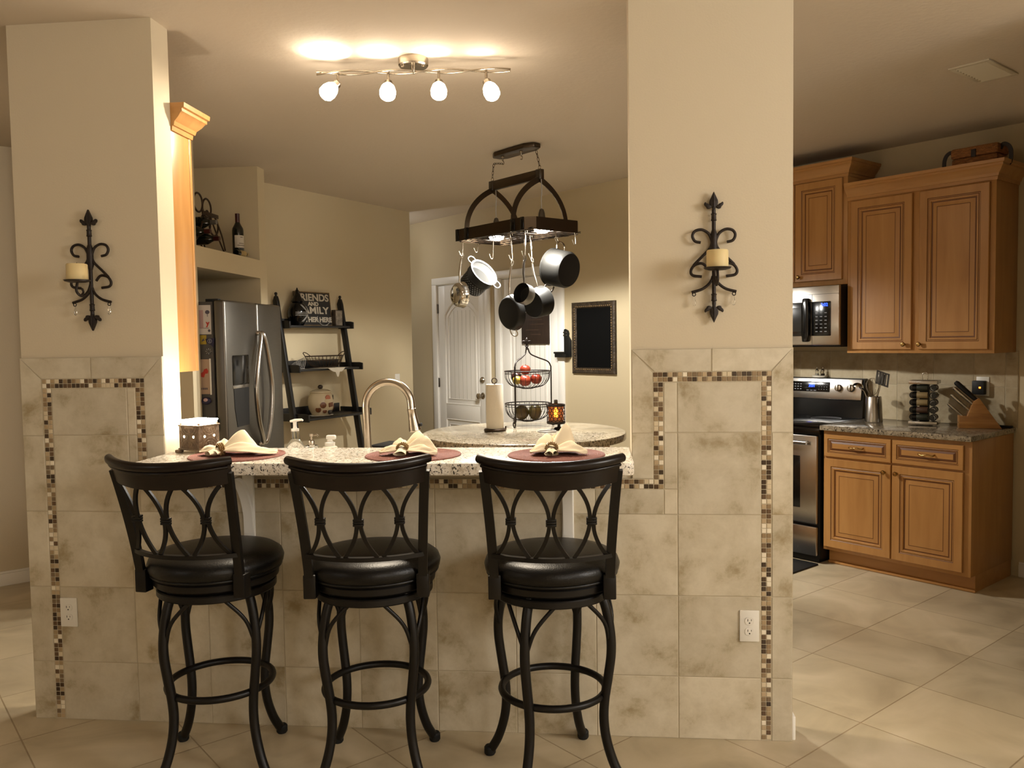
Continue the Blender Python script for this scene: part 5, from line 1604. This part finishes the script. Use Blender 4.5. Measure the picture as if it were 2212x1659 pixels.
b = MB(); b.torus((0, 0, .0035), .055, .0035, 40, 8); b.build('ring', M['silver'], t, ang=60)

# ---- things on the far wall (local x along the wall, local -y out of it)
t = thing('chalkboard', 'blank black chalkboard in an ornate aged frame on the far wall', 'chalkboard', K(-2.664, DV, 1.505), KR)
w, h, f = .248, .296, .05
b = MB(); b.box(-w + f - .004, w - f + .004, -.012, 0, -h + f - .004, h - f + .004); b.build('board', M['chalk'], t)
b = MB(); b.sweep([(-w, -h), (-w, h), (w, h), (w, -h)][::-1], [(0, 0), (0, .022), (-.012, .03), (-.03, .024), (-.042, .026), (-f, .014), (-f, 0)], closed=True)
b.bm.transform(Matrix(((1, 0, 0, 0), (0, 0, -1, 0), (0, 1, 0, 0), (0, 0, 0, 1)))); b.build('frame', M['oldframe'], t, ang=30)
b = MB()
for sx in (-1, 1):
    for k in range(24): b.sphere((sx * (w - .036), -.0245, -h + .05 + k * (2 * h - .1) / 23), .0058, seg=8, ring=6)
for sz_ in (-1, 1):
    for k in range(18): b.sphere((-w + .05 + k * (2 * w - .1) / 17, -.0245, sz_ * (h - .036)), .0058, seg=8, ring=6)
b.build('frame_beading', M['oldframe_l'], t)
t = thing('wall_candle_holder', 'black punched-metal wall candle holder beside the chalkboard', 'candle holder', K(-3.005, DV - .002, 1.455), KR)
b = MB()
pl = [(-.07, -.11), (.07, -.11), (.07, .04)] + [(.07 * math.cos(a) if False else .045 * math.cos(a) + .025 * (1 - math.sin(a)), .04 + .075 * math.sin(a)) for a in [k * PI / 20 for k in range(1, 11)]]
pl = [(-.07, -.11), (.07, -.11), (.07, .03), (.05, .055), (.04, .07), (.045, .09), (.035, .115), (0, .13), (-.035, .115), (-.045, .09), (-.04, .07), (-.05, .055), (-.07, .03)]
b.prism(pl, -.014, 0, bev=.002); b.build('back_plate', M['black_m'], t)
b = MB(); b.box(-.07, .07, -.07, -.01, -.112, -.10, .002); b.box(-.07, .07, -.074, -.064, -.11, -.072, .004); b.tube([(-.07, -.076, -.072), (.07, -.076, -.072)], .009, 10); b.build('candle_tray', M['black_m'], t)
b = MB()
for sx in (-1, 1):
    for z_ in (.075, .1): b.sphere((sx * .015, -.0155, z_), .008, (1, .35, 1), 12, 8)
b.build('punched_bosses', M['gunmetal'], t)
t = thing('door_sign', 'dark rustic wooden sign hanging on the far right door', 'sign', K(-3.40, DV + .0035, 1.60), KR)
b = MB(); b.box(-.185, .185, -.016, 0, -.142, .142, .003); b.build('board', M['darksign'], t)
b = MB()
for k, (z_, x0_, x1_) in enumerate(((.07, -.1, .1), (.03, -.06, .12), (-.02, -.12, .05), (-.06, -.05, .08))): b.box(x0_, x1_, -.0166, -.0158, z_, z_ + .008, .0003, 1)
b.build('worn_lettering', mat('worn_letter', '#3d2c20', .7), t)
# ---------------------------------------------------------------- pot rack (lit) over the island
RK = K(-2.045, 1.34, 2.168)
t = thing('pot_rack', 'hanging bronze pot rack with arched straps and two downlights above the island', 'pot rack', RK, KR)
b = MB()
fx, fy, ch = .392, .222, .05
oct_ = [(-fx + ch, -fy), (fx - ch, -fy), (fx, -fy + ch), (fx, fy - ch), (fx - ch, fy), (-fx + ch, fy), (-fx, fy - ch), (-fx, -fy + ch)]
b.sweep(oct_, [(0, 0), (.004, 0), (.004, .078), (0, .078)], closed=True); b.build('frame_band', M['bronze'], t)
for x, hw_ in ((-.25, .021), (.235, .021), (-.355, .015), (.325, .015)):
    for sy in (-1, 1):
        b = MB(); b.box(x - hw_, x + hw_, sy * (fy + .006) - .003, sy * (fy + .006) + .003, -.001, .079, .001); b.build('dark_band', M['black'], t)
b = MB()
for k in range(13): x = -fx + .02 + k * (2 * fx - .04) / 12; b.tube([(x, -fy, .006), (x, fy, .006)], .0022, 6)
for k in range(8): y = -fy + .02 + k * (2 * fy - .04) / 7; b.tube([(-fx, y, .011), (fx, y, .011)], .0022, 6)
b.build('wire_grid', M['iron'], t, ang=60)
for x in (-.25, .235):
    for sy in (-1, 1):
        a0_ = math.radians(33); pts = [Vector((x, sy * fy * (math.sin(a) - math.sin(a0_)) / (1 - math.sin(a0_)), .072 + .275 * math.cos(a) / math.cos(a0_))) for a in [a0_ + (PI / 2 - a0_) * k / 14 for k in range(15)]]
        b = MB(); b.tube(pts, 0, flat=(.036, .005), up=(1, 0, 0)); b.build('arched_strap', M['bronze'], t, ang=60)
b = MB(); b.box(-.275, .262, -.014, .014, .345, .405, .002); ub = b.build('top_bar', M['bronze'], t)
b = MB()
for x in (-.25, .235): b.box(x - .022, x + .022, -.016, .016, .343, .407, .002)
b.build('bar_clamps', M['gunmetal'], ub)
b = MB(); b.prism([(-.205, -.03), (-.15, -.062), (.15, -.062), (.215, -.03), (.215, .03), (.15, .062), (-.15, .062), (-.205, .03)], .548, .578, axis='z', bev=.006); cn = b.build('ceiling_canopy', M['bronze'], t)
for x in (-.11, .08):
    b = MB(); b.lathe([(.01, 0), (.012, -.006), (.006, -.014), (.006, -.03), (0, -.034)], 16, Matrix.Translation((x, -.02, .55)))
    b.tube(catmull([(x, -.02, .518), (x + .012, -.02, .506), (x + .008, -.02, .494), (x - .006, -.02, .496)], 5), .003, 7)
    b.build('canopy_hook', M['nickel'], cn)
def chain(pts, parent):
    P_ = catmull(pts, 8); L_ = 0; b = MB()
    seg = []; acc = 0; last = P_[0]
    for p in P_[1:]:
        acc += (p - last).length
        if acc >= .021: seg.append((seg[-1][1] if seg else P_[0], p)); acc = 0
        last = p
    for i, (a, c) in enumerate(seg):
        d = (c - a).normalized(); side = d.cross(Vector((1, .3, .2))).normalized()
        if i % 2: side = d.cross(side).normalized()
        m_ = (a + c) / 2; hl = (c - a).length / 2 + .003
        b.tube([m_ + d * hl * math.cos(q) + side * .006 * math.sin(q) for q in [2 * PI * k / 14 for k in range(14)]], .0017, 5, closed=True)
    return b.build('chain', M['wire'], parent, ang=60)
chain([(-.25, 0, .43), (-.228, -.005, .505), (-.2, -.015, .515), (-.115, -.02, .50)], t)
chain([(.235, 0, .43), (.215, 0, .50), (.2, 0, .548)], t)
b = MB()
for x in (-.25, .235): b.torus((x, 0, .42), .012, .0024, 20, 6, 'xz')
b.build('eye_rings', M['nickel'], ub, ang=60)
for x in (-.215, .25):
    b = MB(); b.tube(catmull([(x, 0, .345), (x + .004, 0, .28), (x - .002, 0, .21), (x, 0, .15)], 5), .0028, 8); pc = b.build('lamp_cord', M['silver'], t, ang=60)
    b = MB(); b.lathe([(.006, .158), (.013, .153), (.02, .13), (.024, .10), (.030, .085), (.05, .06), (.058, .03), (.054, .03), (.045, .058), (.0, .075)], 32, Matrix.Translation((x, 0, 0))); b.build('lamp_cup', M['gunmetal'], t)
    b = MB(); b.lathe([(0, .004), (.03, .006), (.046, .014), (.05, .028), (.04, .05), (.0, .06)], 28, Matrix.Translation((x, 0, 0))); b.build('reflector_bulb', M['rack_bulb'], t)

def shook(p0, p1, lab, m_='nickel', gr=True):
    """S hook from the rack wire at p0 down to p1"""
    p0 = Vector(p0); p1 = Vector(p1); d = p1 - p0; L_ = d.length; s_ = Vector((.8, .6, 0))
    t = thing('pot_hook', lab, 'hook', p0, 0, 'hooks on the pot rack')
    b = MB()
    b.tube(catmull([s_ * .013 + Vector((0, 0, -.006)), s_ * .010 + Vector((0, 0, .008)), Vector((0, 0, .013)), s_ * -.003 + Vector((0, 0, -.006)), d * .3 , d * .62, d * .9, d + Vector((0, 0, -.002)) - s_ * .002, d - s_ * .012 + Vector((0, 0, -.004)), d - s_ * .021 + Vector((0, 0, .012)), d - s_ * .026 + Vector((0, 0, .026))], 5), .0029, 7)
    b.build('hook_wire', M[m_], t, ang=60)
    if L_ > .1:
        b = MB(); b.tube([d * .16, d * .3, d * .6], [.004, .0055, .0045], 8); b.build('flat_shank', M[m_], t)
ZH = 2.172
shook((-.888, 2.585, ZH), (-.893, 2.59, 2.085), 'pot hook at the far end of the rack holding the small steel skillet')
shook((-.799, 2.70, ZH), (-.806, 2.705, 2.118), 'short pot hook holding the colander handle')
shook((-.648, 2.345, ZH), (-.655, 2.352, 2.035), 'empty pot hook hanging between the colander and the frying pan')
shook((-.523, 2.22, ZH), (-.512, 2.21, 2.01), 'pot hook holding the large dark frying pan')
shook((-.42, 2.117, ZH), (-.424, 2.121, 2.025), 'pot hook holding the smallest saucepan')
shook((-.408, 2.386, ZH), (-.399, 2.376, 2.035), 'pot hook holding the deeper grey saucepan')
shook((-.24, 2.425, ZH), (-.228, 2.42, 2.142), 'pot hook carrying the black stockpot by its side handle')
shook((-.112, 2.232, ZH), (-.108, 2.23, 2.10), 'empty short pot hook at the near end of the rack')

def pan_frame(c, n, up=(0, 0, 1)):
    return align(c, n, up)
def long_handle(t, p0, p1, m_, r=.006, bow=.012, name='handle'):
    p0 = Vector(p0); p1 = Vector(p1); d = (p1 - p0)
    side = Vector((-.6, .8, 0)) * bow
    pts = catmull([p0, p0 + d * .2 + side * .4, p0 + d * .45 + side * 1.0, p0 + d * .75 + side * .8, p1 - d.normalized() * .02], 6)
    b = MB(); n = len(pts); b.tube(pts, [r * (.75 + .6 * math.sin(PI * i / (n - 1))) for i in range(n)], 9)
    dn = d.normalized(); sd = Vector((.8, .6, 0))
    b.tube([p1 + sd * .008 * math.cos(q) + dn * (.016 * math.sin(q) - .012) for q in [2 * PI * k / 16 for k in range(16)]], r * .5, 6, closed=True)
    return b.build(name, m_, t, ang=60)
# small steel skillet: bottom turned to the viewer's left
c = Vector((-.922, 2.619, 1.815)); n = Vector((-.75, -.665, -.02)).normalized()
t = thing('skillet', 'small polished steel skillet hanging at the far end of the pot rack', 'pan', c)
b = MB(); b.lathe([(.092, -.022), (.09, -.018), (.086, .0), (.08, .022), (.07, .033), (.06, .036), (.055, .033), (0, .033)], 44, align((0, 0, 0), n), cap=False)
b.lathe([(.0905, -.022), (.0885, -.018), (.084, 0), (.078, .02), (.068, .031), (0, .031)], 44, align((0, 0, 0), n), cap=False); b.build('pan_body', M['chrome'], t)
long_handle(t, (0.0, 0.0, .088), Vector((-.893, 2.59, 2.095)) - c, M['nickel'])
# colander insert, open mouth towards the light
c = Vector((-.754, 2.663, 1.971)); n = Vector((.664, -.487, .56)).normalized(); ma = Vector((.693, .105, -.715))
A_ = align((0, 0, 0), n)
t = thing('colander', 'perforated dark colander pot with a bright open mouth and two loop handles', 'colander', c)
b = MB(); b.lathe([(.098, -.003), (.108, -.003), (.112, 0), (.108, .003), (.101, 0), (.1, -.05), (.0985, -.055), (.09, -.06), (.088, -.155), (.08, -.165), (0, -.165)], 48, A_, cap=False); b.build('inside', M['pot_inside'], t)
b = MB(); b.lathe([(.108, -.0035), (.1025, -.004), (.1018, -.06), (.0935, -.066), (.0905, -.157), (.082, -.168), (0, -.168)], 48, A_, cap=False); b.build('outside', M['anod'], t)
b = MB()
for r_ in range(5):
    for k in range(30):
        a = 2 * PI * (k + .5 * (r_ % 2)) / 30; rr = .0925 - .0005 * r_; z_ = -.084 - .015 * r_
        p = A_ @ Vector((rr * math.cos(a), rr * math.sin(a), z_)); d_ = (A_.to_3x3() @ Vector((math.cos(a), math.sin(a), 0)))
        b.lathe([(0, 0), (.0032, 0), (.0032, .0022), (0, .0022)], 8, align(p, d_))
b.build('lit_hole_dots', M['alu'], t)  # pale discs standing in for light seen through the holes
for sg in (-1, 1):
    o_ = ma * sg; sd = n.cross(o_).normalized()
    b = MB(); b.tube(catmull([o_ * .104 + sd * .034, o_ * .128 + sd * .036, o_ * .144 + sd * .024, o_ * .148, o_ * .144 - sd * .024, o_ * .128 - sd * .036, o_ * .104 - sd * .034], 5), .0048, 8); b.build('loop_handle', M['alu'], t, ang=60)
# large frying pan: dark underside to the viewer
c = Vector((-.527, 2.224, 1.671)); n = Vector((-.675, -.72, -.12)).normalized(); A_ = align((0, 0, 0), n)
t = thing('frying_pan', 'large dark frying pan hanging lowest from the rack, underside showing', 'pan', c)
b = MB(); b.lathe([(.114, -.02), (.117, -.02), (.113, -.008), (.106, .014), (.097, .024), (.09, .026), (0, .026)], 52, A_, cap=False); b.lathe([(.114, -.02), (.11, -.008), (.103, .012), (.094, .021), (0, .022)], 52, A_, cap=False); b.build('pan_body', M['anod'], t)
upv = (Vector((0, 0, 1)) - n * n.z).normalized()
long_handle(t, upv * .112, Vector((-.512, 2.209, 2.0)) - c, M['nickel'])
sd = n.cross(upv).normalized()
b = MB(); b.tube(catmull([-upv * .108 + sd * .028, -upv * .135 + sd * .03 - n * .01, -upv * .15 + sd * .012 - n * .015, -upv * .15 - sd * .012 - n * .015, -upv * .135 - sd * .03 - n * .01, -upv * .108 - sd * .028], 5), .0042, 8); b.build('helper_handle', M['nickel'], t, ang=60)
# smallest saucepan, black inside turned to the viewer
c = Vector((-.446, 2.065, 1.789)); n = Vector((-.59, -.77, .25)).normalized(); A_ = align((0, 0, 0), n)
t = thing('saucepan', 'smallest saucepan with silver side and black inside, at the centre of the rack', 'pan', c)
b = MB(); b.lathe([(.0635, 0), (.0655, 0), (.065, -.004), (.064, -.055), (.057, -.066), (0, -.068)], 44, A_, cap=False); b.build('pan_body', M['alu'], t)
b = MB(); b.lathe([(.0635, .0002), (.062, -.05), (.055, -.06), (0, -.062)], 44, A_, cap=False); b.build('nonstick_lining', M['black_m'], t)
upv = (Vector((0, 0, 1)) - n * n.z).normalized()
long_handle(t, upv * .064 - n * .012, Vector((-.424, 2.121, 2.02)) - c, M['gunmetal'], .0055)
# deeper grey saucepan
c = Vector((-.36, 2.36, 1.742)); n = Vector((-.6, -.72, -.22)).normalized(); A_ = align((0, 0, 0), n)
t = thing('saucepan', 'deeper grey saucepan hanging between the frying pan and the stockpot', 'pan', c)
b = MB(); b.lathe([(.098, -.045), (.101, -.045), (.099, -.04), (.096, .045), (.088, .058), (0, .06)], 48, A_, cap=False); b.lathe([(.098, -.045), (.094, .04), (.086, .054), (0, .056)], 48, A_, cap=False); b.build('pan_body', M['anod'], t)
upv = (Vector((0, 0, 1)) - n * n.z).normalized()
long_handle(t, upv * .1 - n * .02, Vector((-.399, 2.376, 2.03)) - c, M['nickel'])
# stockpot
c = Vector((-.272, 2.462, 1.978)); n = Vector((.773, -.592, -.213)).normalized(); A_ = align((0, 0, 0), n)
t = thing('stockpot', 'big black stockpot hanging by one side handle at the near end of the rack', 'pot', c)
b = MB(); b.lathe([(.12, 0), (.127, 0), (.127, .005), (.122, .008), (.12, .13), (.108, .15), (0, .153)], 56, A_, cap=False); b.lathe([(.12, 0), (.117, .125), (.105, .146), (0, .148)], 56, A_, cap=False); b.build('pot_body', M['anod'], t)
upv = Vector((0, 0, 1)); upv = (upv - n * upv.dot(n)).normalized()
q_ = Vector((.28, .04, .95)); q_ = (q_ - n * q_.dot(n)).normalized(); sd = n.cross(q_).normalized()
for sg in (-1, 1):
    o_ = q_ * sg
    b = MB(); b.tube(catmull([o_ * .121 + sd * .04 + n * .03, o_ * .15 + sd * .042 + n * .022, o_ * .168 + sd * .026 + n * .018, o_ * .172 + n * .017, o_ * .168 - sd * .026 + n * .018, o_ * .15 - sd * .042 + n * .022, o_ * .121 - sd * .04 + n * .03], 5), .0055, 8); b.build('side_handle', M['nickel'] if sg > 0 else M['gunmetal'], t, ang=60)

# ---------------------------------------------------------------- ceiling track light
TY = math.radians(5.5)
t = thing('track_light', 'brushed nickel ceiling light with two wavy bars and four lit glass heads', 'ceiling light', (-.784, .60, ZC), TY)
b = MB(); b.lathe([(0, 0), (.066, 0), (.067, -.004), (.066, -.03), (.061, -.036), (0, -.036)], 40)
for sx in (-1, 1): b.lathe([(0, -.036), (.006, -.036), (.006, -.043), (0, -.046)], 12, Matrix.Translation((sx * .045, -.02, 0)))
b.lathe([(0, -.036), (.009, -.036), (.009, -.06), (.006, -.066), (0, -.066)], 16); b.build('canopy', M['nickel'], t)
for sg in (-1, 1):
    pts = []
    for k in range(61):
        x = -.43 + .86 * k / 60
        pts.append((x, sg * .022 * math.sin(x * 2 * PI / .42), -.056 + sg * .005 * math.cos(x * 2 * PI / .42)))
    b = MB(); b.tube(pts, .0042, 8); b.build('wavy_bar', M['nickel'], t, ang=60)
HEADS = [(-.335, (-.62, -.45, -.75)), (-.112, (.02, -.55, -.85)), (.112, (.03, -.55, -.85)), (.322, (.35, -.35, -.9))]
for x, d in HEADS:
    d = Vector(d).normalized()
    b = MB(); b.tube([(x, 0, -.05), (x, 0, -.095)], .0062, 10); b.sphere((x, 0, -.099), .009, seg=14, ring=8); hd = b.build('lamp_stem', M['nickel'], t)
    o = Vector((x, 0, -.099))
    b = MB(); b.lathe([(0, -.012), (.014, -.012), (.019, -.006), (.02, .012), (.0, .012)], 24, align(o + d * .012, d)); b.build('lamp_cap', M['nickel'], hd)
    b = MB(); b.lathe([(0, .0), (.019, 0), (.03, .016), (.036, .04), (.034, .062), (.024, .074), (0, .078)], 28, align(o + d * .024, d)); b.build('glass_shade', M['bulb'], hd)

TRACK = t
# ---------------------------------------------------------------- lights, world, camera
def point(name, loc, e, col, r=.05):
    l = bpy.data.lights.new(name, 'POINT'); l.energy = e; l.color = col; l.shadow_soft_size = r
    o = bpy.data.objects.new(name, l); COL.objects.link(o); o.location = loc; return o
def spot(name, loc, target, e, col, ang, blend=.6, r=.03):
    l = bpy.data.lights.new(name, 'SPOT'); l.energy = e; l.color = col; l.spot_size = math.radians(ang); l.spot_blend = blend; l.shadow_soft_size = r
    o = bpy.data.objects.new(name, l); COL.objects.link(o); o.location = loc
    o.rotation_euler = (Vector(target) - Vector(loc)).to_track_quat('-Z', 'Y').to_euler(); return o
SOFT = (1., .985, .97)
for i, x in enumerate((-.215, .25)):
    p = RK + Matrix.Rotation(KR, 3, 'Z') @ Vector((x, 0, -.004))
    spot('rack_downlight', p, p + Vector((0, 0, -1)), 185, (1., .97, .9), 168, .3, .05)
for (x, d), e, e_up in zip(HEADS, (50, 95, 95, 18), (16, 5, 2.5, 1.)):
    Mt = Matrix.Translation((-.784, .60, ZC)) @ Matrix.Rotation(TY, 4, 'Z')
    d = Vector(d).normalized(); p = Mt @ (Vector((x, 0, -.099)) + d * .108); q = Mt.to_3x3() @ d
    up = Mt @ Vector((x - .012, -.03, -.078)); spot('track_back_spill', up, up + Vector((-.08, -.55, 1)), e_up, (1., .88, .7), 110, .9, .012)
    spot('track_lamp', p, p + q, e, (1., .86, .66), 100, .75, .03)
point('living_room_lamp', (3.6, -2.1, 2.4), 285, SOFT, .6)
point('entry_lamp', (-3.2, -3.0, 2.1), 14, SOFT, .15)
point('rear_fill_light', (2.0, -4.9, 2.2), 85, SOFT, .3)  # added fill from behind the camera, no fixture there
point('hall_light', (-2.47, 5.16, 2.35), 42, SOFT, .1)
w = bpy.data.worlds.new('World'); S.world = w; w.use_nodes = True
bg = w.node_tree.nodes['Background']; bg.inputs['Color'].default_value = (.9, .75, .58, 1); bg.inputs['Strength'].default_value = .02

cam = bpy.data.cameras.new('camera'); co = bpy.data.objects.new('camera', cam); COL.objects.link(co)
cam.sensor_width = 36; cam.lens = 36 * 1789 / 2212; cam.clip_start = .02
yaw, pit, rol = math.radians(-5.6897), math.radians(3.0371), math.radians(.892)
fw = Vector((math.sin(yaw) * math.cos(pit), math.cos(yaw) * math.cos(pit), -math.sin(pit)))
rt = Vector((math.cos(yaw), -math.sin(yaw), 0)); dn = fw.cross(rt)
rt2 = rt * math.cos(rol) + dn * math.sin(rol); dn2 = dn * math.cos(rol) - rt * math.sin(rol)
co.matrix_world = Matrix.Translation((0, -3.08, EYE)) @ Matrix((rt2, -dn2, -fw)).transposed().to_4x4()
S.camera = co
S.view_settings.view_transform = 'Standard'
S.view_settings.look = 'None'
S.view_settings.exposure = 0
S.view_settings.gamma = 1
S.view_settings.use_curve_mapping = False
S.cycles.use_denoising = True
S.cycles.max_bounces = 7
S.cycles.diffuse_bounces = 4
S.cycles.sample_clamp_indirect = 6
